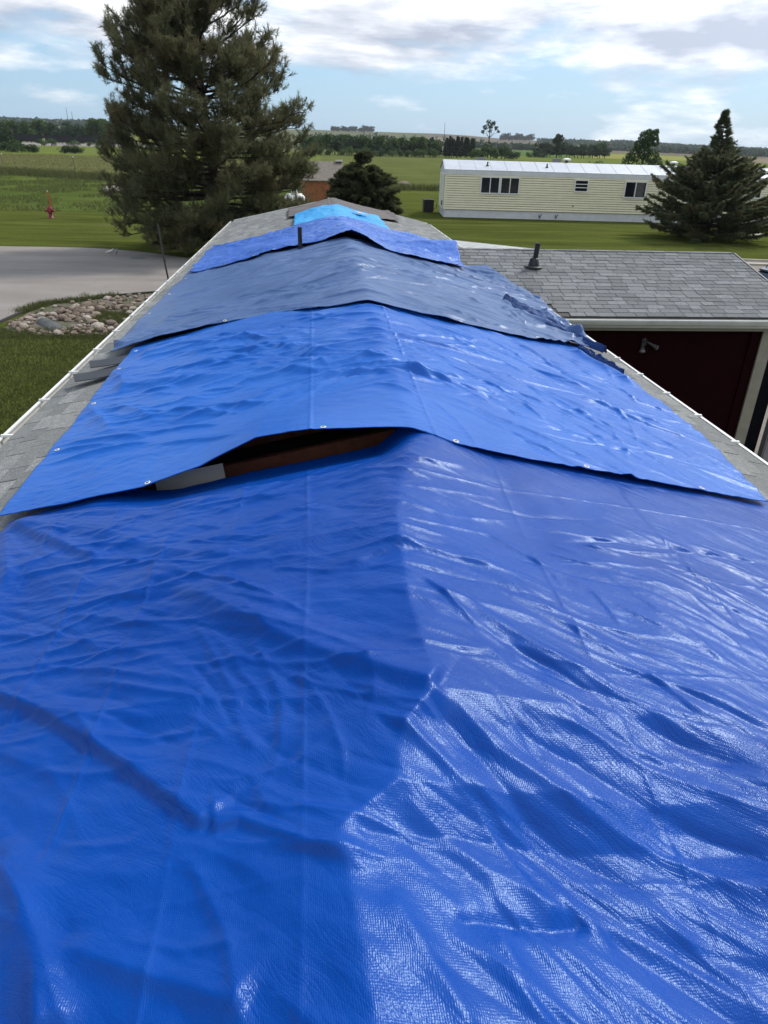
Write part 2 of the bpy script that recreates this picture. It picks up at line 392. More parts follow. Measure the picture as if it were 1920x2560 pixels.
AA, RR = np.meshgrid(np.radians(azs), rad, indexing='ij')
GX, GY = RR * np.sin(AA), RR * np.cos(AA)
GZ = ground_z(GX, GY)
na, nr = AA.shape
idx = np.arange(na * nr).reshape(na, nr)
nx = np.roll(idx, -1, axis=0)
Fg = np.stack([idx[:, :-1], idx[:, 1:], nx[:, 1:], nx[:, :-1]], -1).reshape(-1, 4)
me = mesh_np('ground', np.stack([GX, GY, GZ], -1).reshape(-1, 3), Fg, smooth=True)
at = me.color_attributes.new('field', 'FLOAT_COLOR', 'POINT')
cc = np.ones((na * nr, 4), np.float32); cc[:, :3] = field_colour(GX, GY).reshape(-1, 3)
at.data.foreach_set('color', cc.ravel())
t = material('ground_cover')
a = t.node('ShaderNodeAttribute', attribute_name='field')
f1 = t.noise(t.pos, 0.06, 5, 0.6); f2 = t.noise(t.mapping(t.pos, scale=(0.35, 1.6, 1.0)), 0.9, 6, 0.65); f3 = t.noise(t.pos, 9.0, 5, 0.7)
f4 = t.noise(t.mapping(t.pos, rot=(0, 0, 0.06), scale=(0.16, 1.25, 1.0)), 0.55, 4, 0.6, 0.4)
v = t.math('ADD', t.math('ADD', t.math('ADD', t.math('MULTIPLY', f1, 0.5), t.math('MULTIPLY', f2, 0.5)), t.math('MULTIPLY', f3, 0.5)), t.math('MULTIPLY', f4, 0.75))
c = t.mix(1.0, a.outputs['Color'], t.ramp(t.math('MULTIPLY', v, 0.45), [(0.34, 0.45), (0.50, 1.0), (0.64, 1.6)]), 'MULTIPLY')
dry = t.ramp(t.noise(t.mapping(t.pos, scale=(0.5, 1.4, 1)), 0.35, 5, 0.6), [(0.54, 0.0), (0.75, 0.5)])
c = t.mix(dry, c, (0.15, 0.14, 0.055))
setb(t, color=c, rough=1.0, spec=0.0, normal=bump(t, t.math('ADD', f3, t.noise(t.pos, 45, 3)), 0.05))
me.materials.append(t.m)
tag(obj('ground', me), kind='structure')

def sheet(name, poly, z, mat, n=None):
    """closed outline with a real edge that drops into the ground"""
    return tag(MB().prism(poly, -0.15, z).build(name, mat), kind='structure')
def smooth_poly(pts, k=5, closed=False):
    P = [Vector((*p, 0)) for p in pts]; o = []
    for i in range(len(P) - 1):
        p0 = P[max(i - 1, 0)]; p1 = P[i]; p2 = P[i + 1]; p3 = P[min(i + 2, len(P) - 1)]
        for j in range(k):
            s = j / k
            q = 0.5 * ((2 * p1) + (p2 - p0) * s + (2 * p0 - 5 * p1 + 4 * p2 - p3) * s * s + (3 * p1 - p0 - 3 * p2 + p3) * s ** 3)
            o.append((q.x, q.y))
    o.append(pts[-1]); return o
t = material('asphalt')
f = t.noise(t.mapping(t.pos, scale=(0.25, 1.0, 1.0)), 0.7, 6, 0.6); g = t.noise(t.pos, 90, 3, 0.7)
c = t.mix(t.ramp(f, [(0.32, 0.0), (0.68, 1.0)]), (0.225, 0.200, 0.178), (0.310, 0.282, 0.255))
c = t.mix(t.math('MULTIPLY', t.ramp(g, [(0.4, 1.0), (0.6, 0.0)]), 0.35), c, (0.07, 0.065, 0.06))
cr = t.noise(t.mapping(t.pos, scale=(0.5, 1.6, 1)), 0.45, 2, 0.4, 2.5)
c = t.mix(t.ramp(t.math('ABSOLUTE', t.math('SUBTRACT', cr, 0.5)), [(0.0, 0.35), (0.006, 0.0)]), c, (0.05, 0.048, 0.045))
setb(t, color=c, rough=0.9, spec=0.25, normal=bump(t, g, 0.004)); MAT['asphalt'] = t.m
near_edge = smooth_poly([(-13.5, 2.0), (-11.2, 12.0), (-9.8, 19.0), (-9.44, 22.3), (-9.15, 24.6), (-8.8, 25.2), (-8.06, 25.65), (-7.3, 26.4), (-6.6, 26.9), (-5.2, 27.6), (-3.4, 28.6)], 4)
far_edge = smooth_poly([(-2.6, 33.2), (-5.0, 35.0), (-7.07, 36.6), (-8.8, 37.8), (-11.0, 38.7), (-13.3, 38.9), (-15.6, 38.9), (-24, 39.2), (-60, 42.0)], 4)
sheet('road', near_edge + far_edge + [(-60, 2.0)], 0.035, 'asphalt')
t = material('asphalt_edge'); setb(t, color=(0.03, 0.028, 0.026), rough=0.95, normal=bump(t, t.noise(t.pos, 30, 4), 0.02)); MAT['asphalt_edge'] = t.m
lip = MB()
for p, q in zip(near_edge[8:-1], near_edge[9:]):
    lip.extrude([(-0.02, -0.05), (0.09, -0.05), (0.075, 0.05), (-0.02, 0.055)], (p[0], p[1], 0), (q[0], q[1], 0))
tag(lip.build('road_edge', 'asphalt_edge'), kind='structure')
# street strip, kerbs and gravel on the right, beyond the wing
def rot_strip(name, x0, x1, ya, yb, z, mat, slope=-0.16):
    return sheet(name, [(x0, ya + slope * 0), (x1, ya + slope * (x1 - x0)), (x1, yb + slope * (x1 - x0)), (x0, yb)], z, mat)
rot_strip('kerb_far', 18.5, 60, 38.30, 38.48, 0.12, 'concrete')
rot_strip('street', 18.5, 60, 37.15, 38.28, 0.02, 'asphalt')
rot_strip('kerb_near', 18.5, 60, 36.75, 37.13, 0.10, 'concrete')
t = material('gravel'); f = t.noise(t.pos, 18, 5, 0.7)
setb(t, color=t.mix(f, (0.15, 0.13, 0.105), (0.27, 0.24, 0.20)), rough=0.95, normal=bump(t, f, 0.03)); MAT['gravel'] = t.m
sheet('driveway', [(6.2, 0.5), (30, 0.5), (40, 32.9), (18.5, 36.7), (12.5, 36.0), (9.0, 17.0), (6.2, 12.0)], 0.012, 'gravel')
MB().prism([(30.2, 51.0), (36, 49.7), (36, 50.6), (30.3, 52.3)], -0.1, 0.03).build('path', 'concrete')['kind'] = 'structure'

# the hazy air over the plain: one closed box round the camera and all the land
HAZE = 0.00006
hz = MB().box(-4700, 4700, -4700, 4700, -3.0, 140.0).build('haze', None)
hm = bpy.data.materials.new('haze'); hm.use_nodes = True; hn = NT(hm.node_tree); hn.n.clear()
pv = hn.node('ShaderNodeVolumePrincipled'); pv.inputs['Color'].default_value = (0.86, 0.92, 1.0, 1); pv.inputs['Density'].default_value = HAZE; pv.inputs['Anisotropy'].default_value = 0.2
pv.inputs['Density Attribute'].default_value = ''; hm.cycles.homogeneous_volume = True
ho = hn.node('ShaderNodeOutputMaterial'); hn.l.new(pv.outputs[0], ho.inputs['Volume'])
hz.data.materials.append(hm); tag(hz, 'thin pale haze over the distant plain', 'haze', kind='stuff')

# ------------------------------------------------------------------ house
ZE, XL, XR, XM, ZR, YN, YF = 2.93, -2.45, 3.40, 0.50, 3.58, -1.4, 22.4
SL = (ZR - ZE) / 2.925
WZ, WY, WS, WEY, WXE = 3.41, 12.98, 0.2287, 10.40, 7.53
def sabs(d, e): return np.sqrt(d * d + e * e) - e * 0.5
def surf(x, y, e=0.05):
    x = np.asarray(x, float); y = np.asarray(y, float)
    m = ZR - sabs(x - XM, e) * SL
    wz = WZ - WS * sabs(y - WY, e)
    return np.where(x > 0.5, np.maximum(m, wz), m)
house = empty('house', (0, 0, 0))
tag(house, 'long low house with weathered grey shingle roof, white gutters and maroon wing', 'house')
def slab(mb, P, th=0.04):
    """thin roof panel from four top corners"""
    P = [Vector(p) for p in P]; Q = [p - Vector((0, 0, th)) for p in P]
    mb.add(P + Q, [(0, 1, 2, 3), (7, 6, 5, 4), (0, 4, 5, 1), (1, 5, 6, 2), (2, 6, 7, 3), (3, 7, 4, 0)])
def rz(x): return ZR - abs(x - XM) * SL
HX0, HX1, HY0, HY1 = -1.15, 1.75, YN, 4.55            # stripped part of the deck under the near tarp
XA, XB = XL + 0.10, XR - 0.10
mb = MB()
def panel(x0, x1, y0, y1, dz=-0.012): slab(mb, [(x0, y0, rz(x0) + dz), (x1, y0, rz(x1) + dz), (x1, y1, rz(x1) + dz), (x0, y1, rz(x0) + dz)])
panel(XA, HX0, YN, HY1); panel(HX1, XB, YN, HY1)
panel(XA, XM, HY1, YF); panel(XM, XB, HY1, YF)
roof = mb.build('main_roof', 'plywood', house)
mb = MB()
for sgn, y0, y1 in ((1, WEY, WY), (-1, WY, 2 * WY - WEY)):
    za, zb = (WZ - WS * (WY - WEY), WZ) if sgn == 1 else (WZ, WZ - WS * (WY - WEY))
    xa = 0.7
    slab(mb, [(xa, y0, za - 0.012), (WXE, y0, za - 0.012), (WXE, y1, zb - 0.012), (xa, y1, zb - 0.012)])
wroof = mb.build('wing_roof', 'plywood', house)
# interior and walls
mb = MB(); mb.box(XL + 0.4, XR - 0.4, YN, YF - 0.3, 2.55, 2.68); mb.build('ceiling_insulation', 'insulation', house)
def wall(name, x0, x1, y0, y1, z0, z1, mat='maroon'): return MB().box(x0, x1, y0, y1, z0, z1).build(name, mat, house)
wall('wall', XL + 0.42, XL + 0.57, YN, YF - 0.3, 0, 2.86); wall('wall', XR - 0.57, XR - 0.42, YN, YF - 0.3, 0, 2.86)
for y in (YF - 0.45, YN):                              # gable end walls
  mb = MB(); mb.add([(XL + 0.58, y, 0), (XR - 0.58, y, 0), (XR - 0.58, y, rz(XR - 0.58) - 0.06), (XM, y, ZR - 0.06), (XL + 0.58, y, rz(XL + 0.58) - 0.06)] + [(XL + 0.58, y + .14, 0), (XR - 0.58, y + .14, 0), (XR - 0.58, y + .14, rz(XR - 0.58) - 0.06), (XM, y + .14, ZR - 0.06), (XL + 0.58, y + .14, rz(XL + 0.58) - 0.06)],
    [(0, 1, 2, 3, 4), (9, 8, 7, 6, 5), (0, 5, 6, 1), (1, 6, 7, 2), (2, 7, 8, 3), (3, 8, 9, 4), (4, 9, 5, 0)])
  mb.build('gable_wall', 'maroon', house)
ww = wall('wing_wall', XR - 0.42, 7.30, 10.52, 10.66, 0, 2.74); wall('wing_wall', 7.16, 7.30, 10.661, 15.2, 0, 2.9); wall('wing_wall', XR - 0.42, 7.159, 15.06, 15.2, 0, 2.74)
MB().box(6.88, 7.07, 10.485, 10.519, 0.02, 2.72).build('corner_trim', 'cream_trim', house)
MB().box(6.70, 6.82, 10.49, 10.519, 0.02, 2.70).build('maroon_trim', 'maroon', house)
MB().box(7.085, 7.298, 10.50, 10.519, 0.02, 2.60).build('black_panel', 'near_black', house)  # flat near-black strip between the cream trim and the cabinet
MB().box(0.9, WXE - 0.02, WEY + 0.015, WEY + 0.04, 2.60, 2.80).build('fascia', 'cream_trim', house)
MB().box(3.4, WXE - 0.02, WEY + 0.041, 10.519, 2.742, 2.757).build('soffit', 'cream_trim', house)
# rake trim (white metal edges of the gables)
def rake(pts, name='rake_trim', mat='white_metal', wd=0.03, ht=0.09, parent=house):
    m = MB()
    for a, b in zip(pts[:-1], pts[1:]): m.extrude([(-wd / 2, -ht), (wd / 2, -ht), (wd / 2, 0.012), (-wd / 2, 0.012)], a, b)
    return m.build(name, mat, parent)
rake([(XA, YF + .016, rz(XA)), (XM, YF + .016, ZR)]); rake([(XM, YF + .016, ZR), (XB, YF + .016, rz(XB))])
rake([(WXE + .016, WEY, WZ - WS * (WY - WEY)), (WXE + .016, WY, WZ)], mat='dark_paint'); rake([(WXE + .016, WY, WZ), (WXE + .016, 2 * WY - WEY, WZ - WS * (WY - WEY))], mat='dark_paint')
# rafters in the stripped part
def rafter(y, side):
    x1, x0 = (XM - 0.02, XL + 0.45) if side < 0 else (XM + 0.02, XR - 0.45)
    d = -0.10; m = MB()
    m.add([(x0, y, rz(x0) + d), (x1, y, rz(x1) + d), (x1, y, rz(x1) + d - 0.14), (x0, y, rz(x0) + d - 0.14)] + [(x0, y + .04, rz(x0) + d), (x1, y + .04, rz(x1) + d), (x1, y + .04, rz(x1) + d - .14), (x0, y + .04, rz(x0) + d - .14)],
          [(0, 1, 2, 3), (7, 6, 5, 4), (0, 4, 5, 1), (1, 5, 6, 2), (2, 6, 7, 3), (3, 7, 4, 0)])
    m.build('rafter', 'wood', house)
for y in (4.02, 4.63): rafter(y, -1); rafter(y, 1)
MB().box(0, .42, 0, .012, 0, .13, Matrix.Translation((-0.97, 3.93, 3.075)) @ Matrix.Rotation(-0.21, 4, 'Y') @ Matrix.Rotation(R(-28), 4, 'X')).build('foam_board', 'foam_board', house)

# gutters: open K-profile trough, lip, hangers
def gutter(a, b, out, spacing, first, name='gutter', mat='gutter', width=0.125):
    """a-b runs along the back edge; out = +1/-1 which side the trough hangs on (right of travel positive)"""
    prof_o = [(0, 0.02), (0, -0.10), (0.07, -0.10), (0.085, -0.065), (0.11, -0.05), (width, -0.004), (width, 0.012), (width - 0.014, 0.012)]
    th = 0.006
    prof_i = [(width - 0.014, 0.004), (width - th, 0.003), (width - th, -0.003), (0.105, -0.044), (0.08, -0.058), (0.066, -0.094), (th, -0.094), (th, 0.02)]
    prof = [(p * out, q) for p, q in prof_o + prof_i]
    g = MB().extrude(prof, a, b).build(name, mat, house)
    A, B = Vector(a), Vector(b); L = (B - A).length; d = (B - A).normalized(); s = d.cross(Vector((0, 0, 1)))
    lipm = MB().extrude([((width - 0.022) * out, 0.0125), ((width + 0.004) * out, 0.0125), ((width + 0.004) * out, 0.026), ((width - 0.022) * out, 0.026)], a, b)
    lipm.build('gutter_lip', 'white_metal', g)
    hm = MB().extrude([(0.0, 0.0135), (width - 0.004, 0.0135), (width - 0.004, 0.030), (0.0, 0.030)] if out > 0 else [(0.0, 0.0135), (0.0, 0.030), (-width + 0.004, 0.030), (-width + 0.004, 0.0135)], Vector((0, 0, 0)), d * 0.022).mesh('hanger', 'white_metal')
    k = first
    while k < L: obj('hanger', hm, g, A + d * k + Vector((0, 0, 0.013))); k += spacing
    for p in (A, B): MB().extrude([(p_, q_) for p_, q_ in [(0.0, -0.098), (0.075 * out, -0.098), (width * .98 * out, 0.008), (0.0, 0.018)]], p - d * 0.004 if p is A else p + d * 0.001, p - d * 0.001 if p is A else p + d * 0.004).build('end_cap', mat, g)
    return g
gz0 = ZE - 0.035
gutter((XL + 0.125, YN, gz0), (XL + 0.125, YF, gz0), -1, 0.86, 0.74)
gutter((XR - 0.125, YN, gz0), (XR - 0.125, 10.76, gz0), 1, 0.635, 0.15)
gutter((XR - 0.125, 15.7, gz0), (XR - 0.125, YF, gz0), 1, 0.635, 0.3)
gutter((XR + 0.02, WEY + 0.005, 2.762), (WXE, WEY + 0.005, 2.762), 1, 9.0, 20.0)
MB().box(XL + 0.1251, XL + 0.15, YN, YF - .02, 2.76, 2.895).build('fascia', 'white_metal', house)
MB().box(XR - 0.15, XR - 0.1251, YN, 10.3, 2.76, 2.895).build('fascia', 'white_metal', house)
# ------------------------------------------------------------------ shingles
TW = np.array([(0, 0), (1, 0), (1, 1), (0, 1)], float)
tv = np.array([(0, 0, 0.0), (1, 0, 0.0), (1, 1, 0.0), (0, 1, 0.0), (0, 0, 0.009), (1, 0, 0.009), (1, 1, 0.003), (0, 1, 0.003)])
tf = np.array([(4, 5, 6, 7), (0, 1, 5, 4), (1, 2, 6, 5), (2, 3, 7, 6), (3, 0, 4, 7)])
def inside(poly, x, y):
    c = False; n = len(poly)
    for i in range(n):
        x1, y1 = poly[i]; x2, y2 = poly[(i + 1) % n]
        if (y1 > y) != (y2 > y) and x < (x2 - x1) * (y - y1) / (y2 - y1) + x1: c = not c
    return c
# outlines the tarps keep covered (shrunk), where no shingle can be seen
COVER = [[(-1.45, -2), (2.4, -2), (2.4, 3.6), (-1.45, 3.4)], [(-1.5, 3.4), (2.4, 3.4), (2.6, 7.4), (-1.5, 7.4)],
         [(-1.75, 7.2), (2.6, 7.2), (2.75, 9.3), (2.75, 10.5), (2.4, 11.7), (-1.7, 12.0)], [(-1.6, 11.7), (1.9, 11.7), (1.9, 14.6), (-1.7, 14.6)]]
def lay(origin, along, up, length, courses, expo, seed, valid, cap=False, wmin=0.22, wmax=0.40, thk=1.0):
    """list of 4x4 matrices, one for each shingle tab"""
    rnd = random.Random(seed); res = []
    nrm = along.cross(up).normalized()
    if nrm.z < 0: nrm = -nrm
    for c in range(courses):
        s = -rnd.random() * 0.3
        while s < length:
            wd = rnd.uniform(wmin, wmax)
            a, b = max(s, 0), min(s + wd, length)
            if b - a > 0.04:
                p = origin + along * a + up * (c * expo)
                q = origin + along * ((a + b) / 2) + up * ((c + .5) * expo)
                if valid(q.x, q.y):
                    th = thk * rnd.choice((0.85, 1.0, 1.0, 1.35)); lift = 0.002 + rnd.random() * 0.002
                    M4 = Matrix.Identity(4)
                    for i in range(3):
                        M4[i][0] = along[i] * (b - a - 0.009); M4[i][1] = up[i] * expo * 1.06; M4[i][2] = nrm[i] * th; M4[i][3] = p[i] + nrm[i] * lift
                    res.append((M4, q))
            s += wd
    return res
def ok_main(x, y): return not any(inside(P, x, y) for P in COVER) and not (x > XM and y > 8 and y < 18 and WZ - WS * abs(y - WY) > rz(x) + 0.03)
def ok_wing(x, y): return not any(inside(P, x, y) for P in COVER) and WZ - WS * abs(y - WY) > rz(x) - 0.02
upL = Vector((1, 0, SL)).normalized(); upR = Vector((-1, 0, SL)).normalized(); upW = Vector((0, 1, WS)).normalized()
main_sh = lay(Vector((XL + 0.108, YN, rz(XL + 0.108) - 0.008)), Vector((0, 1, 0)), upL, YF - YN, 21, 0.1428, 1, ok_main, thk=0.5)
main_sh += lay(Vector((XR - 0.108, YN, rz(XR - 0.108) - 0.008)), Vector((0, 1, 0)), upR, YF - YN, 21, 0.1428, 2, ok_main, thk=0.5)
wing_sh = lay(Vector((0.9, WEY - 0.01, WZ - WS * (WY - WEY + 0.01) - 0.008)), Vector((1, 0, 0)), upW, WXE - 0.9 + 0.02, 19, 0.1392, 3, ok_wing, thk=0.85, wmin=0.17, wmax=0.32)
wing_sh += lay(Vector((0.9, WY - 0.02, WZ - 0.015 + 0.012)), Vector((1, 0, 0)), Vector((0, 1, 0.05)).normalized(), WXE - 0.88, 1, 0.13, 4, lambda x, y: x > 1.8, wmin=0.245, wmax=0.25)
cpos = Vector((0, 0, CAM_H))
def in_view(q):
    d = M.inverted() @ q
    return d.z < 0 and abs(d.x / -d.z) < 0.55 and abs(d.y / -d.z) < 0.73
def place_shingles(lst, parent, mat, keep):
    sm = mesh_np('shingle', tv, tf, mat)
    lst = sorted(lst, key=lambda it: (not in_view(it[1]), (it[1] - cpos).length))
    for M4, q in lst[:keep]:
        o = bpy.data.objects.new('shingle', sm); link(o, parent); o.matrix_world = M4
    rest = lst[keep:]
    V = []; F = []
    hv = np.c_[tv, np.ones(8)]
    for i, (M4, q) in enumerate(rest):
        V.append(hv @ np.array(M4).T[:, :3]); F.append(tf + 8 * i)
    o = obj('shingle_field', mesh_np('shingle_field', np.concatenate(V), np.concatenate(F), mat), parent); o['kind'] = 'stuff'
place_shingles(main_sh, roof, 'shingle_main', 150)
place_shingles(wing_sh, wroof, 'shingle_wing', 150)
# back slope of the wing in plain courses
bk = lay(Vector((WXE, 2 * WY - WEY, WZ - WS * (WY - WEY) - 0.008)), Vector((-1, 0, 0)), Vector((0, -1, WS)).normalized(), WXE - 1.2, 18, 0.1428, 9, ok_wing)
hv = np.c_[tv, np.ones(8)]
o = obj('shingle_back', mesh_np('shingle_back', np.concatenate([hv @ np.array(m4).T[:, :3] for m4, q in bk]), np.concatenate([tf + 8 * i for i in range(len(bk))]), 'shingle_wing'), wroof); o['kind'] = 'stuff'
# loose dark shingles curled up beside the tarp
for (x, y, r_, l_) in ((-1.86, 6.55, 0.35, 0.62), (-1.83, 6.95, 0.3, 0.50), (-1.80, 7.75, 0.2, 0.25)):
    m = MB(); n = 6
    vs = []
    for i in range(n + 1):
        for j in (0, 1):
            vs.append((-0.34 + 0.5 * i / n, (j - .5) * (0.20 if l_ > .3 else .12), 0.02 + 0.05 * (1 - i / n) ** 2 + 0.01 * j))
    fs = [(2 * i, 2 * i + 2, 2 * i + 3, 2 * i + 1) for i in range(n)]
    m.add(vs, fs); m.add([(a_, b_, c_ - 0.006) for a_, b_, c_ in vs], [f[::-1] for f in fs])
    o = m.build('loose_shingle', 'dark_paint', roof); o.location = (x, y, rz(x) + 0.015); o.rotation_euler = (0, -math.atan(SL), r_)
o = MB().box(0, .32, 0, .10, 0, .006).build('valley_flashing', 'black_plastic', wroof); o.location = (3.05, 11.25, 3.06); o.rotation_euler = (0.1, 0.05, -0.35)
# vent pipes
def vent_pipe(x, y, h, r, parent, lean=0.0, boot=True):
    z = float(surf(x, y))
    p = MB().tube([(x, y, z - 0.1), (x + lean, y, z + h)], r, 16).build('vent_pipe', 'black_plastic', parent, False)
    if not boot: return
    MB().tube([(x, y, z + 0.0), (x, y, z + 0.03), (x, y, z + 0.13), (x, y, z + 0.15)], [r * 2.3, r * 2.2, r * 1.7, r * 1.15], 18).build('pipe_boot', 'black_plastic', p, True)
    MB().tube([(x, y, z + 0.008), (x, y, z + 0.022)], [r * 3.6, r * 3.2], 18).build('flashing', 'dark_paint', p)
vent_pipe(3.63, 12.21, 0.38, 0.042, wroof, 0.03)
vent_pipe(-0.25, 12.02, 0.40, 0.034, roof, boot=False)

# ------------------------------------------------------------------ tarps
def resample(pts, n):
    P = np.array(pts, float); d = np.r_[0, np.cumsum(np.hypot(*np.diff(P, axis=0).T))]
    s = np.linspace(0, d[-1], n); return np.c_[np.interp(s, d, P[:, 0]), np.interp(s, d, P[:, 1])]
def stroke(X, Y, pts, h, wl, wr, t0=0.12, t1=0.12, e=0.10):
    """raised (h>0) or sunken fold along a polyline; wl / wr are the widths on its left and right"""
    P = np.array(pts, float)
    lo = P.min(0) - 5 * max(wl, wr); hi = P.max(0) + 5 * max(wl, wr)
    sel = (X > lo[0]) & (X < hi[0]) & (Y > lo[1]) & (Y < hi[1])
    out = np.zeros_like(X)
    if not sel.any(): return out
    x = X[sel]; y = Y[sel]
    L = np.r_[0, np.cumsum(np.hypot(*np.diff(P, axis=0).T))]
    best = np.full(x.shape, 1e9); sg = np.zeros_like(x); tt = np.zeros_like(x)
    for i in range(len(P) - 1):
        a = P[i]; b = P[i + 1]; ab = b - a; l2 = ab @ ab
        t = np.clip(((x - a[0]) * ab[0] + (y - a[1]) * ab[1]) / l2, 0, 1)
        dx = x - a[0] - t * ab[0]; dy = y - a[1] - t * ab[1]; d = np.hypot(dx, dy)
        k = d < best
        best = np.where(k, d, best); sg = np.where(k, np.sign(ab[0] * (y - a[1]) - ab[1] * (x - a[0])), sg)
        tt = np.where(k, (L[i] + t * math.sqrt(l2)) / L[-1], tt)
    w_ = np.where(sg > 0, wl, wr)
    q = np.sqrt((best / w_) ** 2 + e * e) - e
    tap = np.minimum(smooth(0, t0 + 1e-6, tt), smooth(0, t1 + 1e-6, 1 - tt)) if t0 or t1 else 1
    out[sel] = h * tap * np.exp(-q * q if e > 1 else -q * (0.6 + 0.4 * q))
    return out
def wrinkles(X, Y, n, box, angle, length, h, wd, seed, keep=None):
    """many thin creases; angle(x, y) gives their run in degrees"""
    rnd = random.Random(seed); out = np.zeros_like(X)
    for i in range(n):
        x = rnd.uniform(box[0], box[1]); y = rnd.uniform(box[2], box[3])
        if keep is not None and not keep(x, y): continue
        L = rnd.uniform(*length); a = R(angle(x, y) + rnd.gauss(0, 9)); pts = [(x, y)]
        k = 4; bend = rnd.gauss(0, 0.10)
        for j in range(k):
            a += bend + rnd.gauss(0, 0.07); x += math.cos(a) * L / k; y += math.sin(a) * L / k; pts.append((x, y))
        w_ = rnd.uniform(*wd); hh = rnd.uniform(*h) * rnd.choice((1, 1, 1, -0.7))
        out += stroke(X, Y, pts, hh, w_ * rnd.uniform(0.7, 2.2), w_, 0.35, 0.35, e=0.06)
    return out
TARPS = {}
def tarp(name, F, B, Lf, Rt, nu, nv, mat, off, disp, base=None, label=None, group='tarps laid over the house roof', jag=0.012):
    f = resample(F, nu); b = resample(B, nu); l = resample(Lf, nv); r = resample(Rt, nv)
    u = np.linspace(0, 1, nu)[:, None, None]; v = np.linspace(0, 1, nv)[None, :, None]
    P = (1 - v) * f[:, None] + v * b[:, None] + (1 - u) * l[None] + u * r[None] - ((1 - u) * (1 - v) * f[0] + u * (1 - v) * f[-1] + (1 - u) * v * b[0] + u * v * b[-1])
    X, Y = P[..., 0].copy(), P[..., 1].copy()
    # slightly uneven hem
    X += jag * fbm(X * 3.1, Y * 3.1, 3, 31); Y += jag * fbm(X * 2.7, Y * 2.7, 3, 32)
    U = np.broadcast_to(u[..., 0], X.shape); V = np.broadcast_to(v[..., 0], X.shape)
    Z = (surf(X, Y) if base is None else base(X, Y)) + off + disp(X, Y, U, V)
    n = nu * nv; idx = np.arange(n).reshape(nu, nv)
    Fq = np.stack([idx[:-1, :-1], idx[1:, :-1], idx[1:, 1:], idx[:-1, 1:]], -1).reshape(-1, 4)
    W = np.stack([X, Y, Z], -1).reshape(-1, 3)
    # folded hem: a rim that turns under
    rim = np.concatenate([idx[:, 0], idx[-1, 1:], idx[-2::-1, -1], idx[0, -2:0:-1]])
    W2 = W[rim].copy(); W2[:, 2] -= 0.005
    cx, cy = X.mean(), Y.mean()
    W2[:, 0] += np.sign(cx - W2[:, 0]) * 0.004; W2[:, 1] += np.sign(cy - W2[:, 1]) * 0.004
    k = len(rim); a = np.arange(k); nb = (a + 1) % k
    Fr = np.stack([rim[a], n + a, n + nb, rim[nb]], -1)
    me = mesh_np(name, np.concatenate([W, W2]), np.concatenate([Fq, Fr]), mat, True)
    o = obj(name, me); tag(o, label, 'tarp', group)
    TARPS[name] = (X, Y, Z, o)
    return o, X, Y, Z
GV = MB()
def ring_mesh():
    m = MB(); n = 14; prof = [(0.008, 0.0), (0.011, 0.003), (0.015, 0.003), (0.0175, 0.0)]
    vs = [(r_ * math.cos(2 * math.pi * k / n), r_ * math.sin(2 * math.pi * k / n), z) for r_, z in prof for k in range(n)]
    fs = [(i * n + k, i * n + (k + 1) % n, (i + 1) * n + (k + 1) % n, (i + 1) * n + k) for i in range(3) for k in range(n)]
    return m.add(vs, fs).mesh('grommet', 'white_metal', True)
RING = ring_mesh()
HOLE = MB().tube([(0, 0, -0.001), (0, 0, 0.0015)], 0.0090, 12).mesh('eyelet_hole', 'black_plastic')
def grommets(o, X, Y, Z, spots):
    nu, nv = X.shape
    for i_, j_ in spots:
        i = int(round(i_ * (nu - 1))); j = int(round(j_ * (nv - 1)))
        i = min(max(i, 2), nu - 3); j = min(max(j, 2), nv - 3)
        p = Vector((X[i, j], Y[i, j], Z[i, j]))
        du = Vector((X[i + 2, j] - X[i - 2, j], Y[i + 2, j] - Y[i - 2, j], Z[i + 2, j] - Z[i - 2, j])); dv = Vector((X[i, j + 2] - X[i, j - 2], Y[i, j + 2] - Y[i, j - 2], Z[i, j + 2] - Z[i, j - 2]))
        nn = du.cross(dv).normalized()
        if nn.z < 0: nn = -nn
        g = obj('grommet', RING, o, p + nn * 0.002); g.rotation_euler = nn.to_track_quat('Z', 'Y').to_euler()
        h = obj('eyelet_hole', HOLE, g, (0, 0, 0.0015))

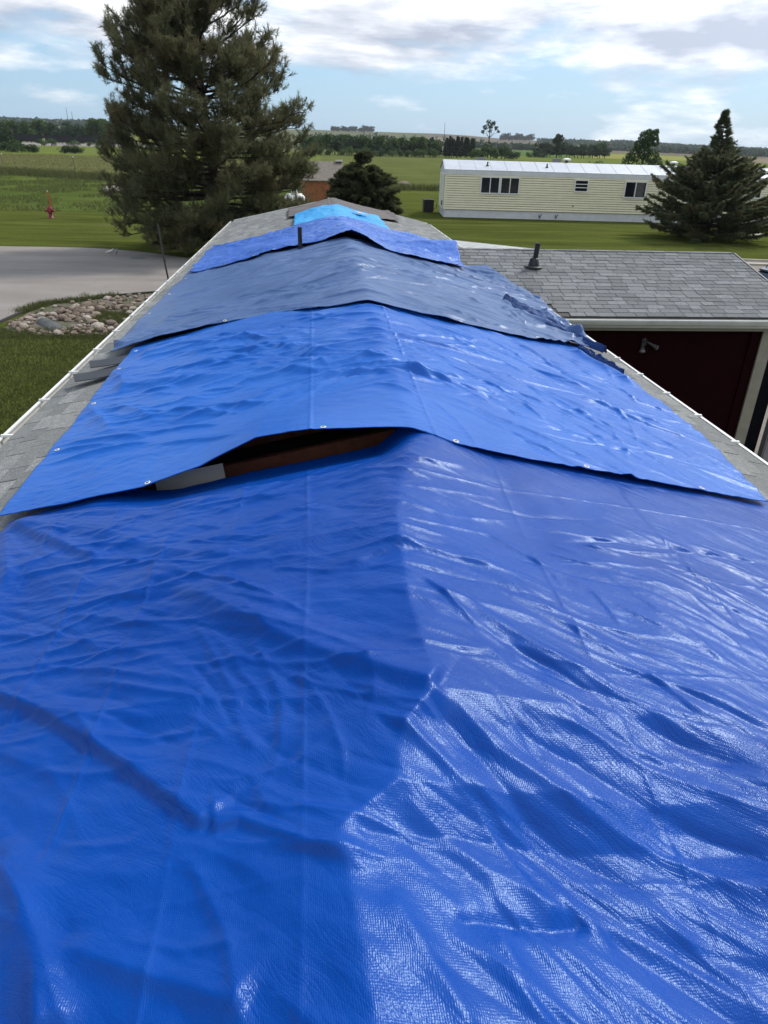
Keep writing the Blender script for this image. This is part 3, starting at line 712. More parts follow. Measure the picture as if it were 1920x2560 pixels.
# --- nearest tarp (blue, under the photographer)
BND_Y = np.array([-1.0, 0.75, 0.90, 1.02, 1.14, 1.20, 1.27, 1.40, 1.48, 1.58, 2.08, 2.66, 3.07, 3.52, 4.0])
BND_X = np.array([0.10, 0.08, 0.06, 0.05, 0.03, 0.09, 0.18, 0.20, 0.24, 0.33, 0.30, 0.32, 0.38, 0.52, 0.55])
def near_base(X, Y):
    xm = np.interp(Y, BND_Y, BND_X)
    top = ZR - SL * np.abs(XM - xm) * 0.55
    z = top - sabs(X - xm, 0.008 + 0.06 * smooth(2.6, 3.5, Y)) * SL
    w_ = smooth(0.35, 0.95, np.abs(X - XM))                 # both slopes settle back on the roof
    return z * (1 - w_) + np.maximum(z, surf(X, Y)) * w_
def near_disp(X, Y, U, V):
    xm = np.interp(Y, BND_Y, BND_X)
    d = np.zeros_like(X)
    S = lambda pts, h, wl, wr, **k: stroke(X, Y, pts, h, wl, wr, **k)
    back = smooth(3.75, 3.2, Y)
    # left slope folds
    d += S([(-1.45, 2.12), (-1.11, 1.97), (-0.93, 1.85), (-0.8, 1.73), (-0.59, 1.54), (-0.42, 1.36), (-0.29, 1.225)], 0.030, 0.09, 0.016, t0=0.1, t1=0.03)
    d += S([(-0.29, 1.22), (-0.21, 1.235), (-0.11, 1.16), (0.01, 1.09), (0.12, 1.02)], 0.020, 0.07, 0.014, t0=0.05, t1=0.3)
    d += S([(-0.66, 2.5), (-0.43, 2.27), (-0.29, 2.11), (-0.12, 1.93), (0.05, 1.78), (0.23, 1.65), (0.34, 1.585)], 0.032, 0.10, 0.035, t0=0.25, t1=0.03)
    d += S([(-1.66, 3.49), (-1.34, 3.16), (-1.12, 2.94), (-0.96, 2.8)], 0.022, 0.06, 0.025, t0=0.05, t1=0.1)
    d += S([(-1.64, 3.46), (-1.08, 3.13), (-0.68, 2.78), (-0.33, 2.52), (-0.01, 2.41)], 0.020, 0.08, 0.04, t0=0.05, t1=0.3)
    d += S([(-1.66, 3.49), (-0.9, 3.32), (-0.3, 3.15), (0.1, 3.05)], 0.014, 0.05, 0.04, t0=0.05, t1=0.3)
    d += S([(-1.65, 3.44), (-1.42, 2.86), (-1.30, 2.2), (-1.32, 1.7)], 0.020, 0.05, 0.06, t0=0.05, t1=0.3)
    d += S([(-1.0, 2.52), (-0.67, 2.56), (-0.4, 2.56), (-0.07, 2.60), (0.2, 2.7)], 0.016, 0.05, 0.05, t0=0.3, t1=0.3, e=1.2)
    d += S([(-0.86, 1.34), (-0.71, 1.1), (-0.61, 0.94), (-0.55, 0.78)], 0.030, 0.05, 0.05, t0=0.2, t1=0.1)
    d += S([(-0.60, 1.0), (-0.44, 0.92), (-0.28, 0.85), (-0.15, 0.78)], 0.022, 0.05, 0.025, t0=0.2, t1=0.1)
    d += S([(0.34, 1.585), (0.24, 1.48), (0.20, 1.42)], 0.012, 0.03, 0.03, t0=0.1, t1=0.3)
    # right slope folds fanning out from the ridge
    fan = [([(0.54, 1.97), (0.65, 1.84), (0.81, 1.70), (0.98, 1.55), (1.26, 1.35)], -0.022, 0.030, 0.045),
           ([(0.34, 1.60), (0.47, 1.40), (0.60, 1.29), (0.77, 1.17), (1.05, 1.03), (1.4, 0.9)], 0.022, 0.035, 0.025),
           ([(0.29, 1.56), (0.40, 1.40), (0.51, 1.21), (0.61, 1.13), (0.8, 1.02)], -0.020, 0.025, 0.035),
           ([(0.50, 1.50), (0.70, 1.39), (0.92, 1.23), (1.11, 1.12), (1.4, 1.0)], -0.020, 0.025, 0.04),
           ([(0.24, 1.40), (0.44, 1.17), (0.64, 1.00), (0.91, 0.81)], -0.018, 0.025, 0.04),
           ([(0.60, 1.62), (0.86, 1.42), (1.15, 1.24), (1.5, 1.1)], 0.016, 0.03, 0.03),
           ([(1.0, 2.62), (1.25, 2.67), (1.45, 2.69), (1.76, 2.70), (2.12, 2.71), (2.5, 2.74)], -0.012, 0.018, 0.03),
           ([(0.18, 1.24), (0.35, 1.08), (0.57, 0.95)], 0.020, 0.04, 0.03),
           ([(0.26, 0.93), (0.37, 0.935), (0.49, 0.925), (0.60, 0.955)], -0.018, 0.025, 0.02),
           ([(0.59, 0.95), (0.73, 0.84), (0.86, 0.73), (1.0, 0.62)], -0.016, 0.025, 0.03),
           ([(0.48, 2.55), (0.75, 2.21), (0.96, 1.92), (1.17, 1.73), (1.5, 1.5)], 0.012, 0.04, 0.03),
           ([(0.38, 2.19), (0.55, 2.02), (0.72, 1.84), (0.95, 1.66)], 0.012, 0.03, 0.03),
           ([(0.36, 0.92), (0.39, 0.78), (0.42, 0.66)], 0.014, 0.025, 0.03),
           ([(0.13, 1.0), (0.22, 0.81), (0.28, 0.68)], 0.012, 0.02, 0.03)]
    for pts, h, wl, wr in fan: d += S(pts, h * 0.88, wl, wr, t0=0.15, t1=0.15)
    # streaky tension wrinkles on the right slope, running down and to the right
    a = R(-38); al = X * math.cos(a) + Y * math.sin(a); ac = -X * math.sin(a) + Y * math.cos(a)
    right = smooth(-0.02, 0.25, X - xm)
    wv = fbm(al * 1.1 + 3, ac * 8.5, 3, 12)
    d += right * (0.30 + 0.7 * smooth(2.5, 1.5, Y)) * wv * 0.006
    d += right * ridged(al * 2.0, ac * 16, 2, 14) * 0.0028
    a2 = R(-62); al2 = X * math.cos(a2) + Y * math.sin(a2); ac2 = -X * math.sin(a2) + Y * math.cos(a2)
    d += smooth(0.8, 1.5, X) * smooth(3.3, 2.6, Y) * ridged(al2 * 1.2, ac2 * 9, 2, 16) * 0.005
    left = 1 - right
    a3 = R(-35); al3 = X * math.cos(a3) + Y * math.sin(a3); ac3 = -X * math.sin(a3) + Y * math.cos(a3)
    d += left * fbm(al3 * 1.2, ac3 * 5.0, 3, 20) * 0.008 * back
    d += left * ridged(al3 * 5, ac3 * 14, 2, 22) * 0.003
    # wrinkles radiating from the tied corner under the second tarp
    ang = np.arctan2(Y - 3.52, X + 1.70); rr_ = np.hypot(X + 1.70, Y - 3.52)
    d += ridged(ang * 7.5, rr_ * 0.9, 3, 29) * 0.030 * rr_ * np.exp(-rr_ / 0.75)
    d += left * ridged(X * 2.0 + 0.3 * Y, Y * 7.5, 3, 30) * 0.007 * smooth(1.5, 2.3, Y) * back
    # broad billow, crumple, and the grid of packing creases
    d += fbm(X * 1.5, Y * 1.5, 3, 24) * 0.020 * back
    wx_, wy_ = X + 0.06 * fbm(X * 3, Y * 3, 2, 3), Y + 0.06 * fbm(X * 3, Y * 3, 2, 4)
    pm = np.clip(0.5 + 1.5 * fbm(X * 1.6, Y * 1.6, 2, 45), 0.1, 1.2)
    d += ridged(wx_ * 6, wy_ * 9, 3, 26) * 0.0040 * (0.2 + 0.8 * left) * pm
    d += ridged(wx_ * 19, wy_ * 26, 2, 28) * 0.0010 * pm
    lang = lambda x, y: np.interp(y, [0.7, 1.6, 2.6, 3.5], [-52, -38, -14, 4]) + 14 * math.sin(x * 5 + y * 3)
    d += wrinkles(X, Y, 260, (-1.5, 0.35, 0.75, 3.4), lang, (0.15, 0.80), (0.003, 0.010), (0.010, 0.018), 61, lambda x, y: x < np.interp(y, BND_Y, BND_X) - 0.02) * smooth(3.6, 3.2, Y)
    d += wrinkles(X, Y, 330, (0.1, 2.3, 0.65, 3.0), lambda x, y: np.interp(x, [0.1, 0.8, 1.6, 2.2], [-48, -40, -55, -62]) + (12 if y > 2.4 else 0), (0.20, 1.0), (0.002, 0.008), (0.009, 0.015), 62, lambda x, y: x > np.interp(y, BND_Y, BND_X) + 0.03 and (y < 2.2 or random.random() < .5))
    gate = np.clip(0.65 + 1.6 * perlin(X * 1.9, Y * 1.9, 40), 0.25, 1)
    for cx in (-1.33, -1.02, -0.70, -0.38, -0.06, 0.9, 1.6):
        d += 0.0060 * np.exp(-np.abs((X - cx - 0.02 * perlin(Y * 0.8, Y * 0 + cx * 7, 6)) / 0.009)) * gate
    for cy in (1.05, 1.75, 2.45, 3.1):
        d += 0.0042 * np.exp(-np.abs((Y - cy - 0.03 * perlin(X * 0.8, X * 0 + cy * 5, 7)) / 0.007)) * gate
    # slack over the stripped deck at the back edge
    d -= 0.10 * smooth(3.15, 3.75, Y) * smooth(-1.25, -0.75, X) * smooth(0.60, 0.30, X)
    d += 0.035 * smooth(0.30, 0.50, X) * smooth(0.95, 0.60, X) * smooth(3.0, 3.45, Y)
    d -= 0.02 * smooth(3.3, 3.8, Y)
    return d
o, X, Y, Z = tarp('tarp', [(-1.55, -0.4), (2.7, -0.4)], [(-1.68, 3.55), (-1.2, 3.72), (0.5, 3.80), (2.72, 3.70)], [(-1.55, -0.4), (-1.62, 1.5), (-1.68, 3.55)], [(2.7, -0.4), (2.72, 3.70)],
    640, 690, 'tarp_near', 0.045, near_disp, near_base, 'glossy deep blue tarp nearest the viewer, filling the foreground with long folds')

# --- second tarp
def second_disp(X, Y, U, V):
    d = np.zeros_like(X); S = lambda pts, h, wl, wr, **k: stroke(X, Y, pts, h, wl, wr, **k)
    # front edge lifted off the near tarp over the stripped deck
    lift = np.interp(X, [-1.1, -0.95, -0.65, -0.34, -0.08, 0.29, 0.46, 0.72, 0.9], [0, 0.0, 0.032, 0.132, 0.116, 0.045, 0.010, 0.0, 0])
    d += lift * np.exp(-np.clip(Y - 3.55, 0, 9) / 0.55)
    d += S([(-1.75, 5.85), (-1.45, 5.72), (-1.1, 5.55), (-0.8, 5.40), (-0.45, 5.30)], 0.045, 0.14, 0.08, t0=0.2, t1=0.25)
    d += S([(-0.45, 5.27), (-0.07, 5.06), (0.12, 5.10), (0.39, 5.10), (0.70, 5.2)], 0.020, 0.12, 0.05, t0=0.2, t1=0.3)
    d += S([(-0.2, 5.62), (0.12, 5.5), (0.39, 5.42), (0.75, 5.45)], 0.022, 0.12, 0.05, t0=0.2, t1=0.3)
    d += S([(0.88, 6.66), (1.59, 6.03), (2.17, 5.22), (2.5, 4.7)], -0.020, 0.04, 0.05)
    d += S([(1.84, 6.88), (2.06, 5.98), (2.30, 5.2)], -0.020, 0.04, 0.05)
    d += S([(1.2, 6.8), (1.9, 6.3), (2.6, 5.8)], 0.018, 0.05, 0.05)
    d += S([(1.63, 5.14), (2.0, 4.65), (2.35, 4.1)], -0.010, 0.025, 0.04)
    d += S([(2.55, 6.9), (2.75, 6.2), (2.80, 5.7)], 0.045, 0.06, 0.05, t0=0.1, t1=0.3)
    d += S([(-1.75, 6.81), (-1.41, 6.82), (-0.86, 6.64), (-0.33, 6.33)], 0.040, 0.16, 0.07, t0=0.1, t1=0.3)
    d += S([(-1.35, 6.49), (-0.67, 6.2), (0.22, 5.84), (0.6, 5.9)], 0.025, 0.15, 0.08, t0=0.2, t1=0.3)
    d += S([(-1.78, 5.43), (-1.53, 4.94), (-1.37, 4.54)], 0.016, 0.04, 0.04, t0=0.05, t1=0.3)
    d += S([(-1.80, 6.3), (-1.6, 5.9), (-1.55, 5.5)], 0.030, 0.06, 0.05, t0=0.1, t1=0.3)
    d += fbm(X * 1.2, Y * 1.0, 3, 51) * 0.020 * smooth(3.5, 4.4, Y)
    left = smooth(0.6, 0.1, X)
    d += left * fbm(X * 1.2, Y * 4.0, 3, 52) * 0.018 * smooth(3.7, 4.6, Y)
    a = R(-50); al = X * math.cos(a) + Y * math.sin(a); ac = -X * math.sin(a) + Y * math.cos(a)
    d += (1 - left) * ridged(al * 1.2, ac * 7, 2, 53) * 0.006
    wx_, wy_ = X + 0.08 * fbm(X * 2, Y * 2, 2, 3), Y + 0.08 * fbm(X * 2, Y * 2, 2, 4)
    pm = np.clip(0.45 + 1.6 * fbm(X * 1.1, Y * 1.0, 2, 46), 0.08, 1.3)
    d += ridged(wx_ * 3.5, wy_ * 6.0, 3, 54) * 0.010 * (0.4 + 0.6 * left) * pm
    d += ridged(wx_ * 13, wy_ * 18, 2, 55) * 0.0030 * pm
    d += wrinkles(X, Y, 190, (-1.8, 0.5, 4.2, 7.2), lambda x, y: np.interp(y, [3.8, 5.2, 7.2], [22, -12, -22]) + 16 * math.sin(x * 3 + y * 2), (0.35, 1.4), (0.006, 0.020), (0.014, 0.030), 63)
    d += wrinkles(X, Y, 170, (0.5, 2.7, 3.8, 7.2), lambda x, y: np.interp(x, [0.5, 1.5, 2.7], [-30, -46, -58]), (0.4, 1.6), (0.004, 0.012), (0.012, 0.022), 64)
    for cx in (-0.05, 0.62): d += 0.004 * np.exp(-((X - cx) / 0.010) ** 2)
    d += smooth(3.52, 3.60, Y) * 0
    return d
o, X, Y, Z = tarp('tarp', [(-1.745, 3.57), (-1.40, 3.55), (-0.95, 3.56), (-0.5, 3.62), (0.0, 3.62), (0.46, 3.58), (0.72, 3.45), (1.08, 3.45), (1.43, 3.47), (1.95, 3.50), (2.64, 3.54)],
    [(-1.84, 7.35), (0.5, 7.55), (2.85, 7.45)], [(-1.745, 3.57), (-1.77, 4.52), (-1.80, 5.5), (-1.84, 6.55), (-1.84, 7.35)], [(2.64, 3.54), (2.85, 4.7), (2.86, 5.7), (2.86, 6.6), (2.85, 7.45)],
    560, 500, 'tarp_blue', 0.070, second_disp, None, 'bright blue tarp with its front hem lifted over a dark roof opening')
grommets(o, X, Y, Z, [(0.185, 0.006), (0.40, 0.006), (0.565, 0.006), (0.735, 0.006), (0.90, 0.006), (0.012, 0.24), (0.012, 0.50), (0.012, 0.76), (0.012, 0.93)])

second = o
# --- third tarp, slate blue
def third_disp(X, Y, U, V):
    d = np.zeros_like(X); S = lambda pts, h, wl, wr, **k: stroke(X, Y, pts, h, wl, wr, **k)
    d += S([(0.16, 9.3), (0.59, 8.9), (1.4, 9.0), (2.2, 9.25)], 0.022, 0.10, 0.05)
    d += S([(0.19, 11.2), (0.67, 10.7), (1.7, 10.9), (2.6, 11.3)], 0.022, 0.12, 0.06)
    d += S([(0.62, 9.9), (1.7, 10.0), (2.31, 9.74), (2.9, 9.3)], -0.020, 0.06, 0.06)
    d += S([(2.2, 8.5), (2.55, 8.2), (2.80, 7.8), (2.95, 7.4)], 0.05, 0.06, 0.04, t0=0.25, t1=0.02)
    d += S([(3.0, 9.6), (2.85, 8.8), (2.80, 8.1), (2.88, 7.4)], 0.05, 0.05, 0.05, t0=0.3, t1=0.02)
    d += S([(2.0, 7.6), (2.5, 7.7), (2.8, 7.5)], 0.040, 0.06, 0.05, t0=0.3, t1=0.05)
    d += S([(-2.03, 7.3), (-1.98, 7.9), (-2.02, 8.6)], 0.030, 0.05, 0.06, t0=0.05, t1=0.3)
    d += S([(-2.03, 7.3), (-1.7, 7.8), (-1.6, 8.6)], 0.025, 0.06, 0.06, t0=0.05, t1=0.3)
    d += S([(-2.0, 7.25), (-1.2, 7.6), (-0.5, 7.8)], 0.020, 0.08, 0.05, t0=0.1, t1=0.3)
    d += fbm(X * 1.1, Y * 0.8, 3, 61) * 0.028
    left = smooth(0.6, 0.1, X)
    d += left * fbm(X * 1.0, Y * 2.6, 3, 62) * 0.018
    a = R(-35); al = X * math.cos(a) + Y * math.sin(a); ac = -X * math.sin(a) + Y * math.cos(a)
    d += (1 - left) * ridged(al * 0.9, ac * 5, 2, 63) * 0.010
    wx_, wy_ = X + 0.1 * fbm(X * 2, Y * 2, 2, 3), Y + 0.1 * fbm(X * 2, Y * 2, 2, 4)
    pm = np.clip(0.45 + 1.6 * fbm(X * 0.9, Y * 0.7, 2, 47), 0.08, 1.3)
    d += ridged(wx_ * 2.0, wy_ * 4.0, 3, 64) * 0.014 * pm
    d += ridged(wx_ * 9, wy_ * 11, 2, 65) * 0.006 * pm
    d += wrinkles(X, Y, 120, (-2.0, 0.5, 7.3, 12.0), lambda x, y: 12 + 14 * math.sin(x * 2 + y), (0.5, 1.8), (0.008, 0.026), (0.016, 0.045), 65)
    d += wrinkles(X, Y, 140, (0.5, 3.0, 7.0, 12.0), lambda x, y: np.interp(x, [0.5, 3], [-12, -38]), (0.7, 2.4), (0.008, 0.024), (0.016, 0.036), 66)
    d += wrinkles(X, Y, 40, (2.2, 3.1, 7.3, 9.4), lambda x, y: -70, (0.3, 0.8), (0.008, 0.022), (0.02, 0.04), 67)
    return d
o, X, Y, Z = tarp('tarp', [(-2.04, 7.17), (-1.83, 7.24), (-1.19, 7.38), (-0.38, 7.42), (0.11, 7.08), (0.64, 6.88), (1.34, 6.88), (2.14, 6.95), (2.87, 7.26)],
    [(-2.02, 12.10), (-0.6, 12.25), (0.5, 12.2), (1.6, 12.0), (2.78, 12.01)], [(-2.04, 7.17), (-2.09, 8.05), (-2.06, 9.8), (-2.02, 12.10)], [(2.87, 7.26), (2.93, 7.83), (3.11, 9.17), (3.22, 10.6), (2.98, 11.5), (2.78, 12.01)],
    360, 360, 'tarp_grey', 0.088, third_disp, None, 'slate blue-grey tarp bunched up at its corner near the right gutter', jag=0.02)
grommets(o, X, Y, Z, [(0.22, 0.006), (0.70, 0.006), (0.86, 0.006), (0.012, 0.35), (0.012, 0.6), (0.012, 0.85)])

def bundle(par, path, width, seed, off, name='folded_corner'):
    """a bunched-up strip of the tarp, its darker underside turned out"""
    n, m_ = 90, 46; c = resample(path, n); tg = np.gradient(c, axis=0); tg /= np.linalg.norm(tg, axis=1)[:, None]; nr_ = np.c_[-tg[:, 1], tg[:, 0]]
    s_ = np.linspace(0, 1, n)[:, None]; t_ = np.linspace(-1, 1, m_)[None, :]
    wv = width * np.sin(np.pi * np.clip(s_ * 0.92 + 0.06, 0, 1)) ** 0.6 * (0.85 + 0.3 * fbm(s_ * 6, s_ * 0 + seed, 2, seed))
    X = c[:, 0][:, None] + nr_[:, 0][:, None] * wv * t_; Y = c[:, 1][:, None] + nr_[:, 1][:, None] * wv * t_
    prof = (1 - np.abs(t_) ** 2.5)
    Z = surf(X, Y) + off + prof * (0.035 + 0.05 * np.abs(fbm(s_ * 3.5 + 0 * t_, t_ * 2.6 + s_ * 1.5, 3, seed + 1)) + 0.022 * ridged(s_ * 5 + 0 * t_, t_ * 4 + s_ * 2, 2, seed + 2)) - 0.02 * (1 - prof)
    idx = np.arange(n * m_).reshape(n, m_); Fq = np.stack([idx[:-1, :-1], idx[1:, :-1], idx[1:, 1:], idx[:-1, 1:]], -1).reshape(-1, 4)
    obj(name, mesh_np(name, np.stack([X, Y, Z], -1).reshape(-1, 3), Fq, 'tarp_navy', True), par)
bundle(o, [(2.45, 9.3), (2.62, 8.6), (2.72, 8.0), (2.90, 7.35), (3.0, 7.15)], 0.17, 3, 0.105)
bundle(second, [(2.66, 7.0), (2.74, 6.6), (2.81, 6.2)], 0.06, 5, 0.085)
# --- fourth tarp, crumpled violet blue
def fourth_disp(X, Y, U, V):
    d = fbm(X * 1.2, Y * 1.0, 3, 71) * 0.035 + fbm(X * 1.3, Y * 3.2, 3, 72) * 0.022 + ridged(X * 3.2, Y * 6, 3, 73) * 0.026 + ridged(X * 11, Y * 13, 2, 74) * 0.009
    d += wrinkles(X, Y, 150, (-2.0, 2.4, 11.6, 15.6), lambda x, y: 8 * math.sin(3 * x), (0.3, 1.3), (0.006, 0.022), (0.018, 0.05), 68)
    d += 0.10 * np.exp(-((X - 0.62) / 0.30) ** 2) * smooth(12.6, 11.7, Y)
    d -= 0.03 * smooth(14.2, 15.6, Y)
    d += stroke(X, Y, [(0.9, 12.6), (1.6, 12.3), (2.3, 12.0)], 0.04, 0.12, 0.08)
    d += stroke(X, Y, [(-1.7, 13.2), (-0.9, 13.4), (-0.2, 13.3)], 0.03, 0.15, 0.10)
    return d
o, X, Y, Z = tarp('tarp', [(-1.97, 11.78), (-1.43, 11.68), (-1.07, 11.84), (-0.71, 12.14), (0.06, 12.04), (0.55, 11.96), (0.86, 11.62), (1.3, 11.30), (1.8, 11.35), (2.34, 11.62)],
    [(-2.03, 15.35), (-1.6, 14.95), (-1.16, 14.92), (-0.72, 15.38), (-0.33, 15.9), (0.34, 15.85), (1.1, 15.5), (1.55, 15.45), (2.05, 15.8), (2.36, 15.6)], [(-1.97, 11.78), (-2.0, 13.4), (-2.03, 15.35)], [(2.34, 11.62), (2.42, 12.9), (2.36, 15.6)],
    260, 220, 'tarp_violet', 0.125, fourth_disp, None, 'crumpled medium-blue tarp beside the black vent pipe, behind the slate tarp', jag=0.05)
grommets(o, X, Y, Z, [(0.30, 0.01), (0.78, 0.01)])

# --- small sky-blue tarp and the brown felt at the far end
def fifth_disp(X, Y, U, V): return fbm(X * 2.2, Y * 1.6, 3, 81) * 0.030 + ridged(X * 8, Y * 7, 3, 82) * 0.012
o, X, Y, Z = tarp('tarp', [(-0.43, 15.3), (1.56, 15.2)], [(-0.50, 19.1), (0.1, 19.5), (0.5, 19.3), (1.1, 18.9), (1.55, 18.8)], [(-0.43, 15.3), (-0.50, 19.1)], [(1.56, 15.2), (1.55, 18.8)],
    140, 140, 'tarp_cyan', 0.075, fifth_disp, None, 'small sky-blue tarp over the ridge near the far gable', jag=0.05)
m = MB().box(-0.12, 0.12, -0.28, 0.28, 0, 0.012).build('paper_label', 'foam_board', o); m.location = (1.02, 17.6, float(surf(1.02, 17.6)) + 0.12); m.rotation_euler = (0, math.atan(SL), 0.2)
def felt_disp(X, Y, U, V): return fbm(X * 1.5, Y * 1.2, 3, 91) * 0.022 + ridged(X * 4, Y * 3, 2, 92) * 0.010 + 0.05 * smooth(0.9, 1.0, U) * (1 + perlin(Y * 2, Y * 0, 3))
o, X, Y, Z = tarp('roofing_felt', [(-0.68, 18.8), (0.4, 18.5), (1.36, 18.5), (2.2, 19.6)], [(-0.75, 21.7), (0.13, 21.9), (0.53, 22.1), (1.26, 21.9), (2.1, 22.0)], [(-0.68, 18.8), (-0.75, 21.7)], [(2.2, 19.6), (2.1, 22.0)],
    110, 110, 'felt', 0.045, felt_disp, None, 'brown-grey roofing felt sheet covering the ridge at the far gable', jag=0.05)
o['category'] = 'felt sheet'; o['group'] = 'coverings at the far gable'

# ------------------------------------------------------------------ vegetation builders
def leaves_mesh(name, pts, size, mat, rng, tris=True, flat=0.0, up=None):
    """one small leaf-shaped face at each point"""
    n = len(pts); s = size * rng.uniform(0.6, 1.4, n)[:, None] if np.isscalar(size) else size[:, None]
    a = rng.normal(size=(n, 3)); a[:, 2] *= (1 - flat); a /= np.linalg.norm(a, axis=1)[:, None]
    b = rng.normal(size=(n, 3)); b -= a * (a * b).sum(1)[:, None]; b /= np.linalg.norm(b, axis=1)[:, None]
    p0 = pts - a * s; p1 = pts + b * s * 0.55; p2 = pts + a * s; p3 = pts - b * s * 0.55
    V = np.stack([p0, p1, p2, p3], 1).reshape(-1, 3); F = np.arange(4 * n).reshape(n, 4)
    return mesh_np(name, V, F, mat)
def needles(P, D, length, width, per, spread, rng):
    """thin triangles sprouting at P around direction D"""
    n = len(P); P = np.repeat(P, per, 0); D = np.repeat(D, per, 0)
    r = rng.normal(size=(n * per, 3)); d = D + r * spread; d /= np.linalg.norm(d, axis=1)[:, None]
    L = length * rng.uniform(0.7, 1.25, n * per)[:, None]
    s = np.cross(d, rng.normal(size=d.shape)); s /= np.linalg.norm(s, axis=1)[:, None]
    back = P - D * (L * rng.uniform(0.0, 0.9, (n * per, 1)))
    V = np.stack([back - s * width, back + s * width, back + d * L], 1).reshape(-1, 3)
    return V
def tri_mesh(name, V, mat): return mesh_np(name, V, np.arange(len(V)).reshape(-1, 3), mat)
def bezier(p0, p1, p2, n):
    t = np.linspace(0, 1, n)[:, None]; return (1 - t) ** 2 * p0 + 2 * t * (1 - t) * p1 + t * t * p2

# --- the big pine on the left
rng = np.random.default_rng(21)
pine = empty('pine_tree', (-4.94, 39.0, 0))
tag(pine, 'big bushy pine with long dark needles standing left beside the road', 'tree')
HT = 11.7
def trunk_at(z): return np.array([0.10 * math.sin(z * 0.6) - 0.02 * z, 0.06 * math.cos(z * 0.5), z])
mb = MB().tube([trunk_at(z) for z in np.linspace(-0.2, HT - 0.3, 16)], [0.34 * (1 - 0.93 * (i / 15) ** 0.9) + 0.012 for i in range(16)], 12)
mb.build('trunk', 'bark', pine, True)
br = MB(); tipP = []; tipD = []
zs = np.sort(np.concatenate([rng.uniform(0.6, 11.3, 150), np.linspace(0.7, 11.3, 50), rng.uniform(0.6, 4.0, 25)]))
for k, z in enumerate(zs):
    f = z / HT
    Rr = np.interp(f, [0.0, 0.10, 0.25, 0.50, 0.62, 0.74, 0.84, 0.93, 1.0], [4.0, 4.9, 5.2, 5.0, 4.4, 3.3, 2.1, 1.1, 0.3]) * rng.uniform(0.72, 0.97)
    az = rng.uniform(0, 2 * math.pi)
    if math.cos(az) < -0.5: Rr *= 1.03
    rise = np.interp(f, [0, 0.12, 0.35, 0.7, 1.0], [-0.20, -0.06, 0.18, 0.45, 1.1])
    p0 = trunk_at(z); d = np.array([math.cos(az), math.sin(az), 0])
    p2 = p0 + d * Rr + np.array([0, 0, Rr * rise * 0.75 + rng.uniform(-.3, .3)])
    if p2[2] > HT: p2[2] = HT - rng.uniform(0, .5)
    if p2[2] < 0.35: p2[2] = 0.35 + rng.random() * .4
    p1 = p0 + d * Rr * 0.55 + np.array([0, 0, Rr * rise * 0.15 - 0.12])
    C = bezier(p0, p1, p2, 9) + rng.normal(size=(9, 3)) * 0.05 * np.linspace(0, 1, 9)[:, None]
    br.tube([tuple(c) for c in C], [0.075 * (1 - f * 0.5) * (1 - 0.85 * i / 8) + 0.008 for i in range(9)], 6)
    nsub = int(7 + Rr * 1.6)
    for s in range(nsub):
        tpos = rng.uniform(0.20, 1.0) ** 0.75
        b0 = np.array([np.interp(tpos * 8, range(9), C[:, i]) for i in range(3)])
        tang = C[min(int(tpos * 8) + 1, 8)] - C[min(int(tpos * 8), 7)]; tang /= np.linalg.norm(tang) + 1e-9
        side = np.cross(tang, [0, 0, 1.0]) * rng.choice([-1, 1])
        dd = tang * rng.uniform(0.3, 1.0) + side * rng.uniform(0.2, 1.0) + np.array([0, 0, rng.uniform(0.10, 0.95)]); dd /= np.linalg.norm(dd)
        ln = rng.uniform(0.45, 1.25) * (0.55 + 0.45 * (1 - tpos) + 0.15)
        b2 = b0 + dd * ln + np.array([0, 0, 0.12 * ln]); b1 = b0 + dd * ln * 0.5 - np.array([0, 0, 0.05])
        S = bezier(b0, b1, b2, 4)
        br.tube([tuple(c) for c in S], [0.018, 0.015, 0.012, 0.008], 4, cap=False)
        e = S[-1] - S[-2]; e /= np.linalg.norm(e)
        tipP.append(S[-1]); tipD.append(e); tipP.append(S[-1] - e * 0.22); tipD.append(e)
        for q in range(rng.integers(4, 8)):
            o2 = S[-1] - e * rng.uniform(0.0, ln * 0.75) + rng.normal(size=3) * 0.12
            d2 = e * 0.7 + rng.normal(size=3) * 0.55 + np.array([0, 0, 0.35]); d2 /= np.linalg.norm(d2)
            tipP.append(o2 + d2 * 0.22); tipD.append(d2)
            if rng.random() < .5: tipP.append(o2 + d2 * 0.05); tipD.append(d2)
br.build('branches', 'bark', pine)
tipP = np.array(tipP); tipD = np.array(tipD)
obj('crown', tri_mesh('crown', needles(tipP, tipD, 0.25, 0.0115, 17, 0.62, rng), 'pine'), pine)

